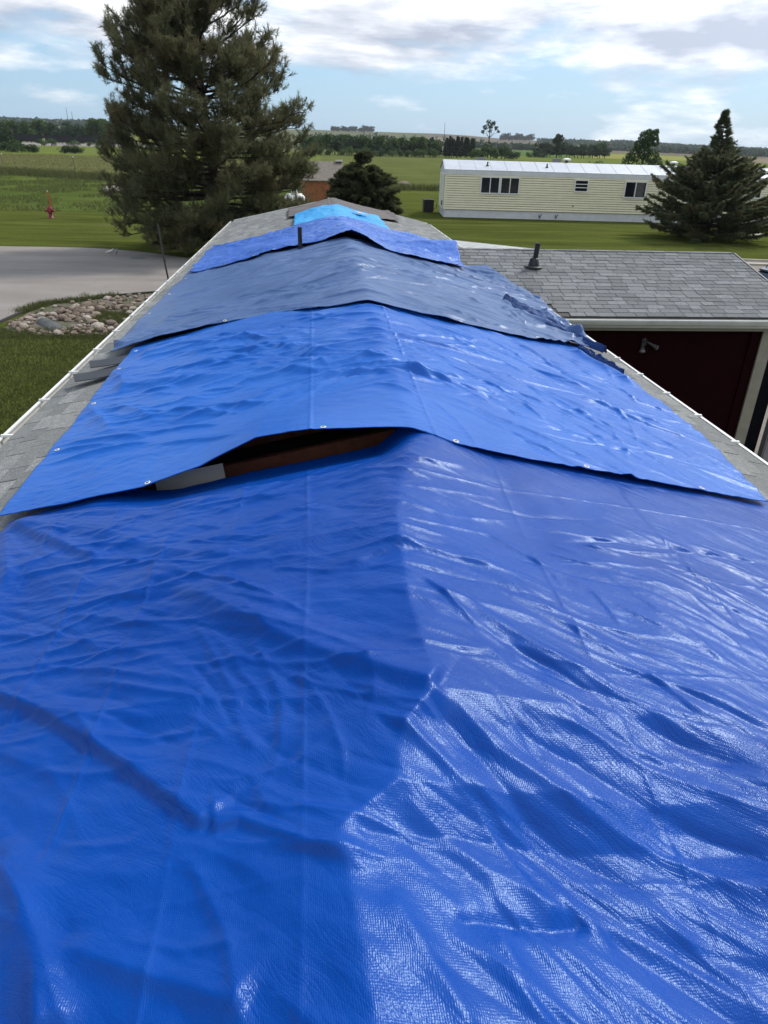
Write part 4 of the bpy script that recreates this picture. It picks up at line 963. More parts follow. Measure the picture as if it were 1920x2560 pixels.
# --- spruce in front of the mobile home
def spruce(name, loc, H_, Rb, nl, seed, mat, prof, label, per=7, droop=0.12, lean=(0, 0), nlen=0.17, nw=0.016, cat='tree'):
    rng = np.random.default_rng(seed)
    root = empty(name, loc); tag(root, label, cat)
    ax = lambda z: np.array([lean[0] * z / H_, lean[1] * z / H_, z])
    MB().tube([tuple(ax(z)) for z in np.linspace(-0.1, H_ * 0.99, 10)], [0.02 * H_ * (1 - 0.95 * i / 9) + 0.008 for i in range(10)], 8).build('trunk', 'bark', root, True)
    bm_ = MB(); P = []; D = []
    for k in range(nl):
        f = (k + rng.random()) / nl; f = 1 - (1 - f) ** 1.25
        z = H_ * (0.02 + 0.97 * f)
        if f > 0.68 and rng.random() < 0.68 and cat == 'tree': continue
        Rr = Rb * np.interp(f, *prof) * rng.uniform(0.68, 1.15)
        az = rng.uniform(0, 2 * math.pi); d = np.array([math.cos(az), math.sin(az), 0])
        p0 = ax(z); p2 = p0 + d * Rr + np.array([0, 0, Rr * (rng.uniform(-0.02, 0.24) + 0.25 * f)]); p1 = p0 + d * Rr * 0.55 - np.array([0, 0, Rr * droop])
        p2[2] = max(p2[2], 0.12)
        C = bezier(p0, p1, p2, 7)
        bm_.tube([tuple(c) for c in C], [0.03 * (1 - .8 * i / 6) + 0.004 for i in range(7)], 4, cap=False)
        m = int(12 + Rr * 18)
        for s in range(m):
            tp = rng.uniform(0.12, 1.0) ** 0.7
            b0 = np.array([np.interp(tp * 6, range(7), C[:, i]) for i in range(3)])
            tang = C[min(int(tp * 6) + 1, 6)] - C[min(int(tp * 6), 5)]; tang /= np.linalg.norm(tang) + 1e-9
            side = np.cross(tang, [0, 0, 1.0]) * rng.choice([-1, 1])
            dd = tang * rng.uniform(0.5, 1.0) + side * rng.uniform(0.1, 0.9) + np.array([0, 0, rng.uniform(-0.55, 0.30)]); dd /= np.linalg.norm(dd)
            ln = rng.uniform(0.12, 0.42) * (1.15 - 0.5 * tp) * min(1.0, 0.3 + Rr)
            for q in (0.35, 0.7, 1.0): P.append(b0 + dd * ln * q); D.append(dd)
    bm_.build('branches', 'bark', root)
    obj('crown', tri_mesh('crown', needles(np.array(P), np.array(D), nlen, nw, per, 0.42, rng), mat), root)
    return root
spruce('spruce_tree', (25.7, 47.9, 0), 7.4, 4.15, 420, 31, 'spruce', ([0, .06, .2, .42, .55, .66, .75, .88, 1.0], [0.85, 1.0, 0.97, 0.76, 0.50, 0.24, 0.13, 0.075, 0.01]),
       'broad dark spruce with a thin ragged top in front of the mobile home', per=5, lean=(-0.55, 0), droop=0.06, nlen=0.20, nw=0.028)
spruce('juniper', (3.15, 50.5, 0), 4.5, 2.3, 300, 37, 'juniper', ([0, .1, .3, .55, .8, 1.0], [0.85, 1.0, 0.98, 0.78, 0.45, 0.08]),
       'dark rounded juniper behind the far gable of the house', per=6, droop=-0.25, nlen=0.2, nw=0.03)

spruce('juniper', (2.15, 59.0, 0), 3.3, 1.25, 110, 38, 'juniper', ([0, .1, .3, .55, .8, 1.0], [0.85, 1.0, 0.98, 0.85, 0.6, 0.08]),
       'smaller olive juniper growing in front of the rust-brown shed', per=6, droop=-0.25, nlen=0.2, nw=0.03)
# --- broadleaf and far trees: a few prototypes, then copies
def broadleaf_proto(seed, mat, shape, n=900, size=0.055, gaps=0.0):
    """unit-height tree: lobes of leaves on a forked trunk"""
    rng = np.random.default_rng(seed); P = []
    lobes = []
    for k in range(shape['lobes']):
        z = rng.uniform(*shape['z']); a = rng.uniform(0, 2 * math.pi)
        rr = shape['r'] * rng.uniform(0.15, 0.95) * (1 - 0.55 * max(0, (z - 0.6) / 0.4))
        lobes.append((np.array([rr * math.cos(a), rr * math.sin(a), z]), rng.uniform(0.5, 1.0) * shape['lr']))
    per = n // len(lobes)
    for c, r_ in lobes:
        q = rng.normal(size=(per, 3)); q /= np.linalg.norm(q, axis=1)[:, None]
        P.append(c + q * (r_ * rng.uniform(0.35, 1.0, per) ** 0.5)[:, None] * np.array([1, 1, 0.8]))
    P = np.concatenate(P); P = P[P[:, 2] > shape.get('zmin', 0.02)]
    cr = leaves_mesh('crown', P, size, mat, rng)
    mb = MB().tube([(0, 0, -0.02), (0.01, 0, 0.25), (-0.01, 0.01, 0.5), (0, 0, 0.72)], [0.028, 0.022, 0.016, 0.006], 6)
    for c, r_ in lobes[:6]: mb.tube([(0, 0, 0.22 + 0.2 * random.random()), tuple(c * 0.6 + np.array([0, 0, .12])), tuple(c)], [0.012, 0.008, 0.004], 4)
    return cr, mb.mesh('trunk', 'bark')
def conifer_proto(seed, n=700):
    rng = np.random.default_rng(seed); f = rng.uniform(0.0, 1.0, n) ** 0.8; z = 0.08 + 0.92 * f
    r_ = (1 - f) * 0.24 * (0.75 + 0.25 * np.sin(f * 40 + seed)) * rng.uniform(0.5, 1.0, n) + 0.01; a = rng.uniform(0, 2 * math.pi, n)
    P = np.stack([r_ * np.cos(a), r_ * np.sin(a), z], 1)
    return leaves_mesh('crown', P, 0.05, 'conifer', rng), MB().tube([(0, 0, -0.02), (0, 0, 0.95)], [0.022, 0.004], 6).mesh('trunk', 'bark')
ROUND = dict(lobes=13, z=(0.30, 0.85), r=0.34, lr=0.24, zmin=0.06)
BUSH = dict(lobes=11, z=(0.18, 0.72), r=0.50, lr=0.36, zmin=0.0)
TALL = dict(lobes=14, z=(0.22, 0.90), r=0.20, lr=0.16, zmin=0.08)
PROTO = dict(round=[broadleaf_proto(100 + i, 'leaf', ROUND) for i in range(3)], dark=[broadleaf_proto(110 + i, 'leaf_dark', ROUND) for i in range(3)],
             bush=[broadleaf_proto(120 + i, 'leaf', BUSH, 700) for i in range(2)], dbush=[broadleaf_proto(125 + i, 'leaf_dark', BUSH, 700) for i in range(2)],
             tall=[broadleaf_proto(130 + i, 'leaf_dark', TALL) for i in range(2)], conifer=[conifer_proto(140 + i) for i in range(3)])
NAME = dict(round='leafy_tree', dark='leafy_tree', bush='shrub', dbush='shrub', tall='tall_tree', conifer='conifer')
CATN = dict(round='tree', dark='tree', bush='shrub', dbush='shrub', tall='tree', conifer='tree')
def plant(kind, x, y, h, label, group=None, wide=1.0, z=None):
    cr, tk = random.choice(PROTO[kind])
    root = empty(NAME[kind], (x, y, gz(x, y) if z is None else z), random.uniform(0, 6.28)); root.scale = (h * wide, h * wide, h)
    tag(root, label, CATN[kind], group)
    obj('crown', cr, root); obj('trunk', tk, root); return root
def polar(az, r): return r * math.sin(R(az)), r * math.cos(R(az))
def belt(az0, az1, r0, r1, n, hs, kinds, label, group, scatter=0.0, wide=1.0):
    for i in range(n):
        u = (i + random.uniform(0.1, 0.9)) / n
        x, y = polar(az0 + (az1 - az0) * u, (r0 + (r1 - r0) * u) * (1 + random.uniform(-scatter, scatter)))
        k = random.choice(kinds); plant(k, x, y, random.uniform(*hs), label[k] if isinstance(label, dict) else label, group, wide)
# near individuals
nearleaf = empty('leafy_tree', (81.0, 190.0, 0)); tag(nearleaf, 'green leafy tree with a forked crown rising behind the mobile home roof', 'tree')
rng = np.random.default_rng(77); P = []
for c, r_, n in (((-0.6, 0, 8.2), 1.5, 500), ((0.6, 0.3, 7.2), 1.5, 450), ((1.6, 0, 8.7), 1.35, 450), ((-1.8, 0, 6.6), 1.2, 300), ((2.5, 0.2, 7.3), 1.1, 260), ((0, 0, 5.2), 1.7, 450), ((-2.4, 0.4, 4.4), 1.7, 420), ((2.2, -0.3, 4.0), 1.8, 420), ((-3.6, 0, 2.8), 1.7, 380), ((3.6, 0, 2.7), 1.6, 340), ((0, 0, 2.7), 2.2, 420), ((0.2, 0, 9.3), 0.8, 120), ((2.2, 0, 9.5), 0.7, 110)):
    q = rng.normal(size=(n, 3)); q /= np.linalg.norm(q, axis=1)[:, None]
    P.append(np.array(c) + q * (r_ * rng.uniform(0.3, 1.0, n) ** 0.5)[:, None])
obj('crown', leaves_mesh('crown', np.concatenate(P), 0.26, 'leaf', rng), nearleaf)
MB().tube([(0, 0, -0.2), (0.1, 0, 3), (0, 0, 6), (-.3, 0, 8.5)], [0.3, 0.24, 0.14, 0.04], 8).tube([(0.08, 0, 3.4), (1.2, 0, 6), (1.7, 0, 8.8)], [0.16, 0.1, 0.03], 6).tube([(0, 0, 3), (-1.8, 0, 5), (-2.4, 0, 6.4)], [0.14, 0.08, 0.03], 6).build('trunk', 'bark', nearleaf)
for x, y, h in ((68.5, 196, 2.6), (73, 200, 3.2), (97, 205, 2.8)):
    plant('dbush', x, y, h, {68.5: 'low shrub left of the forked leafy tree', 73: 'shrub touching the left side of the forked leafy tree', 97: 'shrub right of the forked leafy tree, beside the spruce'}[x])
cw = empty('cottonwood', (93.5, 424.0, 0)); tag(cw, 'tall slender cottonwood with a sparse crown rising above the tree belt', 'tree')
P = []
for c, r_, n in (((0, 0, 15.5), 1.7, 90), ((-2.6, 0, 14.6), 1.5, 70), ((1.8, 0, 16.6), 1.3, 60), ((-1.0, 0, 17.2), 1.2, 55), ((3.4, 0, 14.2), 1.2, 55), ((-3.6, 0, 12.6), 1.0, 36), ((4.6, 0, 12.8), 0.8, 30), ((0.3, 0, 12.8), 1.2, 40), ((0, 0, 5), 2.6, 160), ((-2, 0, 3), 2.6, 130), ((2, 0, 3), 2.6, 130)):
    q = rng.normal(size=(n, 3)); q /= np.linalg.norm(q, axis=1)[:, None]; P.append(np.array(c) + q * (r_ * rng.uniform(0.2, 1, n) ** 0.6)[:, None])
obj('crown', leaves_mesh('crown', np.concatenate(P), 0.48, 'leaf_dark', rng), cw)
m = MB().tube([(0, 0, -.2), (0, 0, 8), (0.1, 0, 15)], [0.35, 0.28, 0.08], 7)
for dx, zt in ((-2.6, 14.4), (1.8, 16.2), (3.4, 14), (-3.6, 12.4), (4.6, 12.6)): m.tube([(0, 0, 9.5), (dx * .5, 0, 11.5), (dx, 0, zt)], [0.12, 0.08, 0.04], 5)
m.build('trunk', 'bark', cw)
# middle belt
LB = {k: s for k, s in (('round', 'green leafy tree in the belt across the field behind the juniper'), ('dark', 'dark leafy tree in the belt across the field behind the juniper'), ('bush', 'round pale shrub at the foot of the middle tree belt'), ('dbush', 'dark shrub at the foot of the middle tree belt'), ('conifer', 'dark narrow conifer in the row left of the cottonwood'), ('tall', 'tall dark tree in the belt across the field'))}
G1 = 'trees in the belt across the field'
belt(-1.0, 8.8, 372, 400, 30, (6.5, 9.0), ['round', 'dark', 'round'], LB, G1, 0.04, 1.15)
belt(-1.0, 9.0, 345, 380, 16, (3.0, 4.6), ['bush', 'dbush', 'bush'], LB, 'shrubs at the foot of the middle belt', 0.02, 1.25)
belt(4.0, 10.5, 420, 430, 18, (6.8, 9.0), ['conifer'], LB, 'conifers left of the cottonwood', 0.02, 1.15)
belt(9.4, 11.5, 405, 415, 10, (8.0, 9.8), ['conifer'], LB, 'conifers left of the cottonwood', 0.01, 1.2)
belt(11.4, 14.6, 395, 420, 12, (3.2, 6.0), ['bush', 'round', 'dbush'], {k: 'low leafy tree thinning out right of the cottonwood' for k in LB}, 'low trees right of the cottonwood', 0.03, 1.3)
belt(16.0, 20.6, 560, 610, 18, (7.5, 11.0), ['dark', 'dark', 'round'], {k: 'leafy tree in the dense grove behind the mobile home' for k in LB}, 'trees in the grove behind the mobile home', 0.03, 1.15)
plant('tall', *polar(17.25, 540), 15.0, 'tall dark tree standing above the grove behind the mobile home')
belt(15.2, 16.6, 520, 540, 4, (4, 6), ['dbush'], {k: 'dark shrub at the left end of the grove behind the mobile home' for k in LB}, 'shrubs at the left end of the grove')
belt(14.2, 21.0, 1180, 1250, 26, (6, 10), ['dark'], {k: 'small dark tree in the far hedgerow beyond the green crop' for k in LB}, 'trees in the hedgerow beyond the green crop', 0.01, 1.5)
belt(-0.8, 5.8, 880, 930, 26, (9, 14), ['dark', 'conifer', 'dark'], {k: 'bluish dark tree in the second row behind the middle belt' for k in LB}, 'second row behind the middle belt', 0.05, 1.3)
belt(1.2, 3.6, 2750, 2800, 14, (14, 22), ['dark'], {k: 'tiny dark tree in the shelterbelt on the skyline above the juniper' for k in LB}, 'skyline shelterbelt above the juniper', 0.004, 1.3)
belt(3.5, 4.1, 2780, 2800, 4, (18, 26), ['dark'], {k: 'taller tree in the clump at the end of the skyline shelterbelt' for k in LB}, 'clump on the skyline', 0.004, 1.4)
belt(13.2, 15.4, 2600, 2750, 14, (16, 26), ['dark'], {k: 'tiny dark tree in the shelterbelt on the skyline right of the cottonwood' for k in LB}, 'skyline shelterbelt right of the cottonwood', 0.004, 1.3)
# left: trees and bushes by the railway
belt(-22.5, -12.6, 560, 600, 38, (9.0, 14.0), ['round', 'dark', 'round', 'dark'], {k: 'leafy tree in the wood behind the coal train' for k in LB}, 'trees behind the coal train', 0.06, 1.1)
belt(-15.2, -13.4, 520, 540, 5, (13, 17), ['round'], {k: 'tall pale leafy tree behind the coal train, next to the pine' for k in LB}, 'tall pale trees next to the pine', 0.02, 0.8)
belt(-21.5, -19.9, 300, 320, 3, (7, 9.5), ['dark'], {k: 'dark leafy tree in the clump at the left edge, in front of the train' for k in LB}, 'clump at the left edge', 0.02, 0.9)
belt(-20.6, -18.4, 268, 276, 6, (2.4, 4.0), ['dbush', 'bush'], {k: 'low bush at the foot of the clump at the left edge' for k in LB}, 'bushes at the left edge', 0.02, 1.3)
for i, a in enumerate((-16.85, -16.55, -16.25, -15.95)): plant('dbush', *polar(a, 268), random.uniform(2.4, 3.0), 'dark bush in the short row alone in the hay field', 'short row of bushes in the hay field', 1.1)
for i, a in enumerate((-18.2, -17.6, -16.4, -16.0, -15.2, -14.6, -14.2)): plant('bush', *polar(a, 430 + 6 * i), random.uniform(2.6, 4.8), 'grey-green bush growing beside the railway embankment', 'bushes beside the railway', 1.3)
# far woods too distant to count
rng = np.random.default_rng(91); P = []
for az0, az1, r0, n, h, sp in ((-22, -12, 2500, 1500, 14, 160), (16, 31.5, 2450, 2600, 13, 130), (20, 31.5, 1750, 1500, 10, 50), (21, 32, 2900, 2200, 12, 90), (8, 16, 1290, 500, 7, 15), (-22, -10, 1900, 260, 12, 60), (-12, 12, 2100, 100, 9, 200)):
    a = rng.uniform(az0, az1, n); a = a + 0.15 * np.sin(a * 23); r_ = r0 + rng.uniform(-sp, sp, n); x = r_ * np.sin(np.radians(a)); y = r_ * np.cos(np.radians(a))
    dens = perlin(a * 2.2, r_ / 150, 3) > -0.18
    x, y = x[dens], y[dens]; z = ground_z(x, y)
    for q in range(3):
        P.append(np.stack([x + rng.normal(size=len(x)) * 5, y + rng.normal(size=len(x)) * 5, z + h * rng.uniform(0.1, 0.9, len(x))], 1))
P = np.concatenate(P)
o = obj('distant_woods', leaves_mesh('distant_woods', P, 5.5, 'leaf_dark', rng)); tag(o, 'thin dark lines of distant woods along the hills', 'woods', kind='stuff')

# --- tall grass fringes where the mowing stops, and lawn tufts near the rocks
def blades(name, pts, h, mat, label, w_=0.012, rng=rng):
    n = len(pts); a = rng.uniform(0, 2 * math.pi, n); H_ = h * rng.uniform(0.5, 1.3, n)
    d = np.stack([np.cos(a), np.sin(a), np.zeros(n)], 1) * w_; lean = rng.normal(size=(n, 3)) * 0.28 * H_[:, None]; lean[:, 2] = 0
    tip = pts + lean; tip[:, 2] += H_
    V = np.stack([pts - d, pts + d, tip], 1).reshape(-1, 3)
    o = obj(name, tri_mesh(name, V, mat)); tag(o, label, 'grass', kind='stuff'); return o
def scatter_line(pl, n, wid):
    P = resample(pl, n); P = P + rng.normal(size=P.shape) * wid; return np.c_[P, np.zeros(len(P))]
blades('tall_grass', np.concatenate([scatter_line([(-70, 128), (-46, 118), (-29, 108), (-8, 102)], 14000, 1.6), scatter_line([(5, 97), (30, 101), (60, 108)], 6000, 1.2)]), 0.75, 'blade', 'dark fringe of tall grass where the mowing stops', 0.05)
def scatter_area(x0, x1, y0, y1, n, dens=None):
    x = rng.uniform(x0, x1, n); y = rng.uniform(y0, y1, n)
    if dens is not None: k = dens(x, y); x, y = x[k], y[k]
    return np.c_[x, y, np.zeros(len(x))]
blades('rough_grass', scatter_area(-60, 2, 58, 112, 70000, lambda x, y: fbm(x / 7, y / 7, 3, 44) > -0.12), 0.22, 'blade', 'rough lush green grass beyond the hydrant', 0.022)
blades('hay_grass', scatter_area(-110, 0, 118, 235, 40000), 0.22, 'blade_dry', 'pale hay grass in the field on the left', 0.04)
blades('lawn_grass', scatter_area(-9.6, -2.6, 11, 21.2, 60000, lambda x, y: x < -2.7), 0.055, 'blade', 'short lawn grass between the gutter and the rock bed', 0.010)
blades('bed_grass', np.concatenate([scatter_area(-6.9, -5.0, 22.0, 24.3, 7000, lambda x, y: fbm(x * 1.2, y * 1.2, 2, 9) > -0.1), scatter_area(-9.0, -4.2, 20.8, 26.8, 9000, lambda x, y: fbm(x * 1.6, y * 1.6, 2, 19) > 0.22), scatter_area(-9.2, -3.6, 20.3, 21.4, 2600), scatter_line(near_edge[14:30], 2600, 0.15)]), 0.14, 'blade', 'tufts of green grass growing among the rocks', 0.010)

# ------------------------------------------------------------------ rock bed with culvert
BED = [(-9.0, 21.4), (-8.25, 20.85), (-7.4, 20.6), (-6.3, 20.7), (-4.9, 21.1), (-3.9, 21.8), (-3.6, 24.0), (-4.4, 27.0), (-5.4, 27.2), (-6.6, 26.6), (-7.3, 26.0), (-8.0, 25.3), (-8.7, 24.8), (-9.05, 23.6)]
t = material('soil'); f = t.noise(t.pos, 5, 6, 0.65); g = t.noise(t.pos, 1.2, 4)
setb(t, color=t.mix(t.ramp(g, [(0.45, 0.0), (0.62, 0.8)]), t.mix(f, (0.075, 0.060, 0.045), (0.17, 0.14, 0.105)), (0.06, 0.075, 0.025)), rough=0.97, normal=bump(t, f, 0.05)); MAT['soil'] = t.m
bed = tag(MB().prism(BED, -0.1, 0.022).build('rock_bed', 'soil'), kind='structure')
def rock_mesh(seed):
    import bmesh
    rnd = random.Random(seed); bm = bmesh.new(); bmesh.ops.create_icosphere(bm, subdivisions=2, radius=0.5)
    pl = [(Vector((rnd.gauss(0, 1), rnd.gauss(0, 1), rnd.gauss(0, 1))).normalized(), rnd.uniform(0.30, 0.46)) for _ in range(7)]
    for v in bm.verts:
        for n_, d_ in pl:
            k = v.co.dot(n_) - d_
            if k > 0: v.co -= n_ * k * 0.9
        v.co *= 1 + rnd.uniform(-0.03, 0.03); v.co.z *= 0.68
    me = bpy.data.meshes.new('stone'); bm.to_mesh(me); bm.free(); me.materials.append(MAT['stone']); return me
ROCKS = [rock_mesh(s) for s in range(7)]
cnt = 0; tries = 0; placed = []
while cnt < 290 and tries < 14000:
    tries += 1
    x = random.uniform(-9, -3.8); y = random.uniform(20.6, 27)
    if not inside(BED, x, y): continue
    if -6.9 < x < -5.4 and 22.1 < y < 24.0 and random.random() < 0.93: continue       # grassy island
    if y > 24.6 and random.random() < 0.72: continue                                      # bare soil strip
    if x < -8.0 and y > 22.4 and random.random() < 0.8: continue
    if (x + 7.75) ** 2 + (y - 21.75) ** 2 < 0.45: continue                                # culvert mouth
    s = random.choice((0.14, 0.18, 0.22, 0.28, 0.36)) * random.uniform(.85, 1.15) if y < 24.6 else random.uniform(0.10, 0.24)
    if any((x - a) ** 2 + (y - b) ** 2 < ((s + c) * 0.40) ** 2 for a, b, c in placed): continue
    placed.append((x, y, s)); cnt += 1
    obj('stone', random.choice(ROCKS), bed, (x, y, 0.03 + s * 0.10), (random.uniform(-.3, .3), random.uniform(-.3, .3), random.uniform(0, 6.28)), (s * random.uniform(.85, 1.35), s, s * random.uniform(0.8, 1.1)))
cv = empty('culvert_pipe', (-7.75, 21.75, -0.03)); cv.scale = (.75, .75, .75); tag(cv, 'grey culvert pipe end lying half buried in the rock bed', 'pipe')
d = Vector((0.62, -0.78, 0)).normalized()
m = MB(); n = 20; L = 0.85
for sgn, rr in ((1, 0.30), (-1, 0.27)):
    vs = []; fs = []
    for i, s_ in enumerate((-L, L)):
        for k in range(n + 1):
            a = math.pi * k / n; sd_ = Vector((d.y, -d.x, 0))
            flare = 1 + (0.45 if s_ > 0 else 0)
            p = d * s_ + sd_ * rr * flare * math.cos(a) + Vector((0, 0, rr * math.sin(a) * (0.95 if s_ < 0 else 0.55) - 0.02)); vs.append(p)
    fs = [(k, k + 1, n + 2 + k, n + 1 + k) for k in range(n)]
    m.add(vs, fs if sgn > 0 else [f[::-1] for f in fs])
m.build('pipe_shell', 'culvert', cv, True)
MB().tube([d * -0.5 + Vector((0, 0, -0.05)), d * -0.45 + Vector((0, 0, -0.05))], 0.28, 16).build('pipe_shade_disc', 'black_plastic', cv)  # black disc standing in for the shade inside the pipe
# rock pile by the field
for i in range(26):
    x, y = random.gauss(-19.9, 1.15), random.gauss(81.6, 0.9); s = random.uniform(0.45, 1.1)
    o = obj('boulder', random.choice(ROCKS), None, (x, y, s * 0.25), (random.uniform(-.3, .3), random.uniform(-.3, .3), random.uniform(0, 6)), (s * 1.2, s, s))
    tag(o, 'pale boulder in the rock pile behind the pine', 'rock', 'boulders in the rock pile')
o = obj('boulder', ROCKS[2], None, (11.7, 102.6, 0.25), (0, 0, 1), (2.4, 1.8, 1.7)); tag(o, 'lone pale boulder in the grass left of the mobile home', 'rock')
o = obj('stone', ROCKS[4], None, (9.6, 35.2, 0.04), (0, 0, 1), (0.4, 0.3, 0.28)); tag(o, 'small pale stone lying on the lawn in front of the mobile home', 'rock')

# ------------------------------------------------------------------ hydrant, poles, manhole
h = empty('fire_hydrant', (-17.86, 53.7, 0)); tag(h, 'dark red fire hydrant with a tall red marker rod in the lawn', 'hydrant')
MB().tube([(0, 0, -.05), (0, 0, .04), (0, 0, .05), (0, 0, .48), (0, 0, .52), (0, 0, .56), (0, 0, .66), (0, 0, .72), (0, 0, .78)], [.19, .19, .13, .13, .17, .17, .14, .08, .03], 16).build('barrel', 'hydrant_red', h, True)
for sx in (-1, 1): MB().tube([(sx * .1, 0, .44), (sx * .24, 0, .44), (sx * .25, 0, .44), (sx * .29, 0, .44)], [.065, .065, .09, .08], 12).build('outlet_cap', 'hydrant_red', h)
MB().tube([(0, -.1, .42), (0, -.2, .42), (0, -.21, .42), (0, -.25, .42)], [.08, .08, .11, .1], 12).build('pumper_cap', 'hydrant_red', h)
rod = MB().tube([(.12, 0, .5), (.06, 0, 1.62)], [.035, .03], 8).build('marker_rod', 'marker_red', h); MB().tube([(.06, 0, 1.62), (.056, 0, 1.70)], .032, 8).build('rod_tip', 'white_metal', rod)
p = empty('post', (-5.96, 29.8, 0)); tag(p, 'thin dark leaning metal post beside the road, below the pine', 'post')
MB().tube([(0.14, 0, -.2), (0.02, 0, 1.0), (-.06, 0, 2.1)], [.035, .035, .03], 8).build('shaft', 'dark_paint', p); MB().tube([(0.05, 0, .72), (0.045, 0, .78)], .05, 8).build('collar', 'dark_paint', p)
mh = MB().tube([(-8.25, 35.55, 0.03), (-8.25, 35.55, 0.042)], 0.36, 24).build('manhole_cover', 'dark_paint'); tag(mh, 'round dark manhole cover in the grey road', 'manhole cover')
for i, (x, y) in enumerate(((-9.75, 36.6), (-9.45, 36.55))):
    b = empty('bird', (x, y, 0.035), 0.6 + i); tag(b, ['pale small bird standing on the road, left of its darker mate', 'small darker bird standing on the road'][i], 'bird', 'birds on the road')
    MB().tube([(-.22, 0, .10), (-.12, 0, .12), (0, 0, .13), (.10, 0, .16), (.15, 0, .21), (.19, 0, .22), (.23, 0, .215)], [.008, .035, .06, .05, .035, .03, .004], 8).build('body', ['foam_board', 'grey_panel'][i], b, True)
    for s in (-.02, .02): MB().tube([(0, s, .1), (0.01, s, 0)], .005, 5).build('leg', 'dark_paint', b)
for i, (x, y) in enumerate(((-37, 125.7), (-49.5, 131), (-24.5, 120), (-62, 137))):
    f_ = empty('fence_post', (x, y, 0)); tag(f_, ['pale-topped wire fence post at the edge of the hay field', 'fence post second from the left at the hay field edge', 'fence post nearest the pine at the hay field edge', 'leftmost fence post at the hay field edge'][i], 'post', 'posts of the wire fence')
    MB().tube([(0, 0, -.2), (0, 0, 2.0)], .07, 8).build('shaft', 'weathered_wood', f_); MB().tube([(0, 0, 2.0), (0, 0, 2.25)], .072, 8).build('post_cap', 'foam_board', f_)

# ------------------------------------------------------------------ railway
az0, az1 = -24.5, -11.0
pl = [polar(a, 455 + 3.2 * (a + 20)) for a in np.linspace(az0, az1, 30)]
m = MB()
for a, b in zip(pl[:-1], pl[1:]): m.extrude([(-6, -0.3), (6, -0.3), (2.6, 1.2), (-2.6, 1.2)], (*a, 0), (*b, 0))
tag(m.build('railway_embankment', 'ballast'), kind='structure')
ORD = ['first', 'second', 'third', 'fourth', 'fifth', 'sixth', 'seventh', 'eighth']
car0 = None; LEN = 15.6
P = resample(pl, 400); dist = np.r_[0, np.cumsum(np.hypot(*np.diff(P, axis=0).T))]
s = 6.0; n = 0; cars = []
while s + LEN < dist[-1] - 2:
    a = np.array([np.interp(s, dist, P[:, 0]), np.interp(s, dist, P[:, 1])]); b = np.array([np.interp(s + LEN, dist, P[:, 0]), np.interp(s + LEN, dist, P[:, 1])])
    c = (a + b) / 2; rz_ = math.atan2(b[1] - a[1], b[0] - a[0])
    if car0 is None:
        car0 = empty('coal_hopper_car')
        body = MB(); x = 6.9
        body.add([(-x, -1.5, 1.2), (x, -1.5, 1.2), (x, -1.5, 3.6), (-x, -1.5, 3.6), (-x, 1.5, 1.2), (x, 1.5, 1.2), (x, 1.5, 3.6), (-x, 1.5, 3.6), (-x + 1.5, -1.2, .5), (x - 1.5, -1.2, .5), (x - 1.5, 1.2, .5), (-x + 1.5, 1.2, .5)],
                 [(0, 1, 2, 3), (5, 4, 7, 6), (1, 5, 6, 2), (4, 0, 3, 7), (8, 9, 1, 0), (10, 11, 4, 5), (9, 10, 5, 1), (11, 8, 0, 4), (3, 2, 6, 7), (9, 8, 11, 10)])
        body.build('body', 'rail_car', car0)
        for k in range(9): MB().box(-6.6 + k * 1.65 - .06, -6.6 + k * 1.65 + .06, -1.6, -1.51, 1.2, 3.6).build('rib', 'rail_car', car0)
        MB().box(-7.0, 7.0, -1.62, -1.45, 3.61, 3.75).build('top_rail', 'rail_car', car0)
        for bx in (-5, 5):
            tk = MB().box(bx - 1.2, bx + 1.2, -1.1, 1.1, .35, .8).build('truck', 'rail_car', car0)
            for wx in (-.85, .85):
                for wy in (-.75, .75): MB().tube([(bx + wx, wy - .07, .46), (bx + wx, wy + .07, .46)], .45, 14).build('wheel', 'rail_car', tk)
        o = car0
    else: o = copy_tree(car0)
    o.location = (c[0], c[1], 1.25); o.rotation_euler = (0, 0, rz_)
    tag(o, ORD[min(n, 7)] + ' black coal hopper car from the left in the train beyond the hay field', 'railcar', 'coal train beyond the hay field'); s += LEN + 0.9; n += 1
# masts on the skyline
for az, r_, hh, lab in ((-16.35, 2850, 46, 'taller thin mast on the left skyline'), (-16.05, 2950, 34, 'shorter thin mast on the left skyline'), (9.25, 2900, 40, 'thin mast on the skyline left of the cottonwood')):
    x, y = polar(az, r_); ms = empty('radio_mast', (x, y, gz(x, y) - 2)); tag(ms, lab, 'mast')
    MB().tube([(0, 0, 0), (0, 0, hh)], [1.0, 0.5], 6).build('shaft', 'dark_paint', ms)
for az, r_, lab in ((-18.0, 2350, 'white farm building on the left hillside'), (-17.6, 2360, 'long white farm building on the left hillside'), (1.6, 1900, 'white speck of a farmhouse on the hill above the juniper'), (27.2, 2000, 'white farm building in the right distance')):
    x, y = polar(az, r_); fb = empty('farm_building', (x, y, gz(x, y)), -R(az)); tag(fb, lab, 'building')
    L_ = 26 if 'long' in lab else 11
    MB().box(-L_ / 2, L_ / 2, -5, 5, -1, 4).build('wall', 'foam_board', fb); MB().add([(-L_ / 2, -5.3, 4), (L_ / 2, -5.3, 4), (L_ / 2, 5.3, 4), (-L_ / 2, 5.3, 4), (-L_ / 2, 0, 7), (L_ / 2, 0, 7)], [(0, 1, 5, 4), (2, 3, 4, 5), (1, 2, 5), (3, 0, 4), (3, 2, 1, 0)]).build('roof', 'roof_metal', fb)

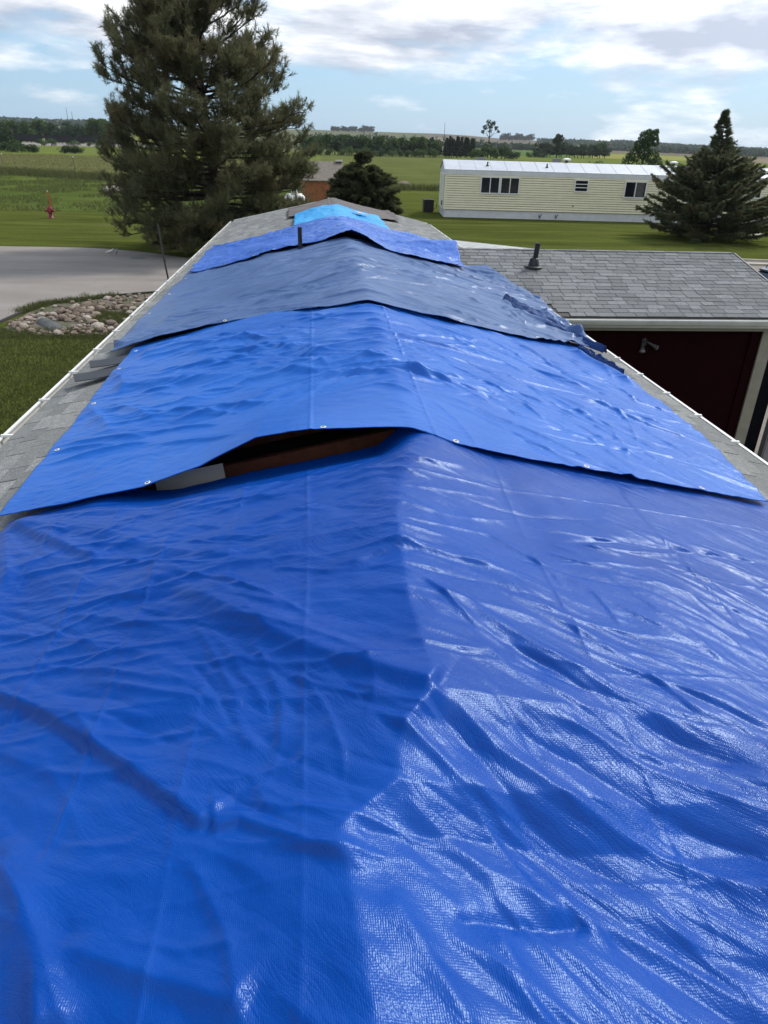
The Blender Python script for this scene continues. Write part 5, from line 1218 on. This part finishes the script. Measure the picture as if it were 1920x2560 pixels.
# ------------------------------------------------------------------ mobile home
TL, TWD = 29.0, 4.5
mh = empty('mobile_home', (10.17, 60.48, 0), R(-4.5)); tag(mh, 'long cream mobile home with white metal roof and grey skirting', 'mobile home')
zs0, zs1, ze = 0.56, 3.09, 3.44
def lap(x0, y0, x1, y1, n, name, mat):
    """horizontal lap siding as boards with gaps, the backing coloured as lap shadow (each too thin to pick apart)"""
    m = MB(); d = Vector((x1 - x0, y1 - y0, 0)); nrm = Vector((d.y, -d.x, 0)).normalized(); h_ = (zs1 - zs0) / n
    for i in range(n):
        a = zs0 + i * h_; b = a + h_
        c_ = a + h_ * .30
        p = [Vector((x0, y0, c_)) + nrm * .10, Vector((x1, y1, c_)) + nrm * .10, Vector((x1, y1, b)) + nrm * .085, Vector((x0, y0, b)) + nrm * .085, Vector((x0, y0, c_)), Vector((x1, y1, c_)), Vector((x1, y1, b)), Vector((x0, y0, b))]
        m.add(p, [(0, 1, 2, 3), (4, 5, 1, 0), (3, 2, 6, 7)])
    o = m.build(name, mat, mh); o['kind'] = 'stuff'; return o
MB().box(.02, TL - .02, .02, TWD - .02, .15, ze - .02).build('frame', 'lap_shade', mh)
lap(0, 0, TL, 0, 15, 'front_siding', 'cream_siding'); lap(0, TWD, 0, 0, 19, 'end_siding', 'pale_siding'); lap(TL, 0, TL, TWD, 19, 'end_siding', 'pale_siding'); lap(TL, TWD, 0, TWD, 19, 'back_siding', 'cream_siding')
for x, y in ((-.03, -.03), (TL - .05, -.03), (-.03, TWD - .05)): MB().box(x - .04, x + .08, y - .04, y + .08, zs0, zs1).build('corner_post', 'pale_siding', mh)
MB().box(-.12, TL + .12, -.12, .019, zs1 + .001, ze).build('fascia', 'skirting', mh)
MB().add([(-.046, -.04, zs1), (-.046, TWD + .04, zs1), (-.046, TWD + .04, ze), (-.046, TWD / 2, ze + .60), (-.046, -.04, ze), (.0, -.04, zs1), (.0, TWD + .04, zs1), (.0, TWD + .04, ze), (.0, TWD / 2, ze + .60), (.0, -.04, ze)], [(4, 3, 2, 1, 0), (5, 6, 7, 8, 9), (0, 1, 6, 5), (1, 2, 7, 6), (2, 3, 8, 7), (3, 4, 9, 8), (4, 0, 5, 9)]).build('gable', 'skirting', mh)
nsk = int(TL / .40)
sk = MB().box(0.01, TL - .01, .012, .03, -.1, zs0).build('skirting', 'skirting', mh)
skm = MB().box(0.008, .392, -.006, .011, -.1, zs0 - .02).mesh('skirting_panel', 'skirting')
for k in range(nsk): obj('skirting_panel', skm, sk, (k * .40, 0, 0))
MB().box(-.005, .012, .03, TWD - .01, -.1, zs0).build('end_skirting', 'skirting', mh)
rf = MB().add([(-.14, -.12, ze - .02), (TL + .14, -.12, ze - .02), (TL + .14, TWD / 2, ze + .62), (-.14, TWD / 2, ze + .62), (-.14, TWD + .12, ze - .02), (TL + .14, TWD + .12, ze - .02)], [(0, 1, 2, 3), (3, 2, 5, 4)]).build('roof', 'roof_metal', mh)
pm = MB(); sl_ = .64 / (TWD / 2 + .12)
pm.add([(0.006, -.13, -.03), (1.194, -.13, -.03), (1.194, TWD / 2, .62 + .012), (0.006, TWD / 2, .62 + .012), (0.006, -.13, -.005), (1.194, -.13, -.005), (1.194, TWD / 2, .645), (0.006, TWD / 2, .645)], [(4, 5, 6, 7), (0, 1, 5, 4), (1, 2, 6, 5), (3, 0, 4, 7)])
pmm = pm.mesh('roof_panel', 'roof_metal')
for k in range(24): obj('roof_panel', pmm, rf, (-.1 + k * 1.22, 0, ze))
def window(u0, u1, z0, z1, panes, name='window', slats=0, curtain=False):
    w_ = MB(); fr = .09
    w_.box(u0, u1, -.115, -.062, z1 - fr, z1).box(u0, u1, -.115, -.062, z0, z0 + fr).box(u0, u0 + fr, -.115, -.062, z0 + fr, z1 - fr).box(u1 - fr, u1, -.115, -.062, z0 + fr, z1 - fr)
    o = w_.build(name, 'white_metal', mh); o.location.y = -.05
    wd = (u1 - u0 - 2 * fr) / panes
    for k in range(panes):
        a = u0 + fr + k * wd
        MB().box(a, a + wd, -.090, -.066, z0 + fr, z1 - fr).build('pane', 'glass', o)
        if k: MB().box(a - .035, a + .035, -.112, -.091, z0 + fr, z1 - fr).build('mullion', 'white_metal', o)
    for k in range(1, slats):
        zz_ = z0 + fr + (z1 - z0 - 2 * fr) * k / slats; MB().box(u0 + fr, u1 - fr, -.108, -.091, zz_ - .03, zz_ + .03).build('slat', 'white_metal', o)
    if curtain:
        m = MB()
        for k in range(9): x = u0 + fr + (u1 - u0 - 2 * fr) * (.45 + .5 * k / 9); m.box(x, x + .045, -.1005, -.091, z0 + fr, z1 - fr)
        m.build('curtain', 'curtain', o)['kind'] = 'stuff'
window(2.72, 4.25, 1.77, 3.02, 2); window(4.27, 5.8, 1.77, 3.02, 2)
window(10.08, 11.2, 2.07, 2.98, 1, slats=3); window(14.05, 15.8, 1.74, 2.97, 2, curtain=True); window(24.0, 24.95, 1.95, 2.92, 2)
MB().box(-.075, -.03, 2.9, 3.5, 1.9, 2.9).build('window', 'glass', mh)
for u_, v_, hh in ((3.3, .95, .30), (8.0, .95, .30), (25.6, .95, .3)):
    zb = ze - .02 + (v_ + .12) * sl_; MB().tube([(u_, v_, zb), (u_, v_, zb + .08), (u_, v_, zb + .1), (u_, v_, zb + hh)], [.13, .1, .055, .055], 10).build('roof_vent', 'dark_paint', rf)
for u_, hh, mt in ((3.0, .22, 'grey_panel'), (9.1, .30, 'grey_panel')): MB().box(u_ - .32, u_ + .32, TWD / 2 + .3, TWD / 2 + .8, ze + .4, ze + .62 + hh).build('roof_vent', mt, rf)
for u_ in (9.9, 18.6):
    v = MB().tube([(u_, TWD / 2 + .4, ze + .4), (u_, TWD / 2 + .4, ze + .85)], .12, 10).build('flue', 'dark_paint', rf); MB().tube([(u_, TWD / 2 + .4, ze + .82), (u_, TWD / 2 + .4, ze + .90), (u_, TWD / 2 + .4, ze + .98)], [.34, .34, .1], 14).build('flue_cap', 'white_metal', v)
for u_ in (7.6, 8.9): MB().tube([(u_, -.02, .34), (u_ + .02, -.22, .12), (u_ + .14, -.3, .42)], .035, 6).build('drain_elbow', 'dark_paint', mh)
MB().box(10.16, 10.24, -.11, -.06, 1.0, 1.12).build('tap', 'dark_paint', mh)
MB().box(-.16, -.046, 1.0, 1.2, .8, 1.15).build('meter_box', 'dark_paint', mh)
ac = empty('air_conditioner', (9.55, 65.0, 0)); tag(ac, 'black box air conditioner standing by the end of the mobile home', 'air conditioner')
MB().box(-.42, .42, -.42, .42, .05, .98).build('cabinet', 'black_plastic', ac)
for k in range(7): MB().box(-.38, .38, -.435, -.421, .14 + k * .11, .17 + k * .11).build('louvre', 'black_plastic', ac)
MB().tube([(0, 0, .981), (0, 0, 1.0)], .33, 18).build('fan_guard', 'dark_paint', ac); MB().tube([(.42, 0, .3), (.7, 0, .3), (.75, 0, .7)], .03, 6).build('pipe', 'dark_paint', ac)

# ------------------------------------------------------------------ shed, white tank, patio roof, car, light, cabinet
sh = empty('wooden_shed', (0.75, 72.5, 0), R(8)); tag(sh, 'small rust-brown wooden shed half hidden behind the pine branches', 'shed')
bdm = MB().box(.006, .244, -.012, .012, 0, 1.9).mesh('board', 'rust_wood')
for k in range(15): obj('board', bdm, sh, (-1.85 + k * .25, -1.4, 0.02))
MB().box(-1.85, 1.9, -1.38, 1.4, 0, 1.9).build('wall', 'rust_wood', sh)
MB().add([(-2.0, -1.55, 1.9), (2.05, -1.55, 1.9), (2.05, 1.55, 3.4), (-2.0, 1.55, 3.4), (-2.0, -1.55, 1.98), (2.05, -1.55, 1.98), (2.05, 1.55, 3.48), (-2.0, 1.55, 3.48)], [(3, 2, 1, 0), (4, 5, 6, 7), (0, 1, 5, 4), (1, 2, 6, 5), (2, 3, 7, 6), (3, 0, 4, 7)]).build('roof', 'weathered_wood', sh)
MB().box(1.4, 2.06, 1.2, 1.58, 3.481, 3.62).build('ridge_cap', 'foam_board', sh)
tk = empty('propane_tank', (-1.65, 63.0, 0), R(12)); tag(tk, 'white propane tank with a domed lid seen through the pine branches', 'tank')
MB().tube([(-.85, 0, .85), (-.8, 0, .85), (-.6, 0, .85), (.6, 0, .85), (.8, 0, .85), (.85, 0, .85)], [.02, .28, .48, .48, .28, .02], 18).build('vessel', 'white_metal', tk, True)
MB().tube([(0, 0, 1.25), (0, 0, 1.5), (0, 0, 1.6), (0, 0, 1.63)], [.28, .27, .17, .02], 14).build('dome', 'white_metal', tk, True)
for x in (-.5, .5): MB().box(x - .06, x + .06, -.3, .3, 0, .45).build('leg', 'white_metal', tk)
pr = empty('patio_roof', (4.60, 24.13, 0), math.atan2(-2.37, 2.71)); tag(pr, 'flat white metal patio roof behind the wing ridge', 'patio roof')
prr = MB().box(-.6, 3.62, -2.9, 0, 2.24, 2.28).build('deck', 'white_metal', pr)
for k in range(10): MB().box(-.55, 3.58, -.28 * k - .30, -.28 * k - .27, 2.2805, 2.305).build('rib', 'white_metal', prr)
MB().box(-.62, 3.64, .001, .03, 2.16, 2.30).build('edge_trim', 'white_metal', pr)
for x in (-.5, 3.5):
    for y in (-2.8, -.1): MB().box(x - .04, x + .04, y - .04, y + .04, 0, 2.239).build('post', 'white_metal', pr)

cr = empty('parked_car', (15.6, 23.4, 0), R(8)); tag(cr, 'grey car parked beyond the right end of the wing roof', 'car')
def loft(secs, n_name, mat, par):
    m = MB(); k = len(secs[0]); vs = [p for s_ in secs for p in s_]
    fs = [(i * k + j, i * k + (j + 1) % k, (i + 1) * k + (j + 1) % k, (i + 1) * k + j) for i in range(len(secs) - 1) for j in range(k)]
    fs += [tuple(range(k))[::-1], tuple(range((len(secs) - 1) * k, len(secs) * k))]
    return m.add(vs, fs).build(n_name, mat, par, False)
def sec(x, w_, z0, z1): return [(x, -w_, z0), (x, w_, z0), (x, w_ * 1.02, (z0 + z1) / 2), (x, w_ * .94, z1), (x, -w_ * .94, z1), (x, -w_ * 1.02, (z0 + z1) / 2)]
loft([sec(-2.25, .78, .35, .75), sec(-2.1, .88, .28, .95), sec(-1.0, .92, .26, 1.02), sec(1.6, .92, .26, 1.04), sec(2.15, .9, .3, 1.0), sec(2.3, .82, .4, .8)], 'body', 'car_paint', cr)
loft([sec(-1.25, .80, 1.0, 1.03), sec(-.45, .74, 1.01, 1.55), sec(1.5, .74, 1.01, 1.57), sec(2.05, .78, 1.0, 1.05)], 'cabin_glass', 'glass', cr)
loft([sec(-.52, .70, 1.552, 1.60), sec(-.2, .73, 1.565, 1.66), sec(1.3, .73, 1.575, 1.68), sec(1.62, .70, 1.56, 1.61)], 'roof', 'car_paint', cr)
for sy in (-.66, .66): MB().tube([(-.3, sy, 1.66), (-.2, sy, 1.72), (1.3, sy, 1.73), (1.4, sy, 1.67)], .022, 6).build('roof_rail', 'black_plastic', cr)
for x in (-1.4, 1.42):
    for sy in (-.84, .84):
        wh = MB().tube([(x, sy - .1, .33), (x, sy + .1, .33)], .33, 20).build('wheel', 'rubber', cr); MB().tube([(x, sy + math.copysign(.1, sy) * 1.01, .33), (x, sy + math.copysign(.12, sy), .33)], .2, 14).build('rim', 'steel', wh)
for sy in (-.62, .62): MB().box(-2.262, -2.2, sy - .14, sy + .14, .66, .78).build('headlight', 'white_metal', cr)

fl = empty('flood_light', (5.0, 10.515, 2.43)); fl.scale = (.62, .62, .62); tag(fl, 'twin-headed flood light fixed to the maroon wall under the wing gutter', 'light')
MB().tube([(0, 0, 0), (0, -.03, 0)], .06, 14).build('base_plate', 'dark_paint', fl); MB().tube([(0, -.03, 0), (0, -.08, -.04), (0, -.09, -.10)], .028, 8).build('sensor', 'dark_paint', fl)
for sx, tip in ((-1, Vector((-.10, -.22, -.22))), (1, Vector((.30, -.12, -.16)))):
    b = Vector((.05 * sx, -.05, -.02)); d_ = (tip - b).normalized()
    hd = MB().tube([b, b + d_ * .06, b + d_ * .12, tip - d_ * .06, tip], [.018, .034, .036, .06, .075], 14).build('lamp_head', 'dark_paint', fl, True)
    MB().tube([tip, tip + d_ * .012, tip + d_ * .03], [.072, .068, .02], 14).build('bulb', 'grey_panel', hd, True)
ub = empty('utility_cabinet', (7.36, 10.40, 0)); tag(ub, 'tall grey metal cabinet with a latch at the corner of the maroon wing', 'cabinet')
MB().box(0, .6, -.02, .1, 0, 1.95).build('body', 'grey_panel', ub); MB().box(.02, .58, -.034, -.021, .04, 1.9).build('door', 'grey_panel', ub)
lt = MB().box(.06, .10, -.05, -.035, .78, .90).build('latch', 'steel', ub); MB().tube([(.08, -.05, .83), (.08, -.09, .83), (.16, -.09, .83)], .012, 8).build('lever', 'steel', lt)
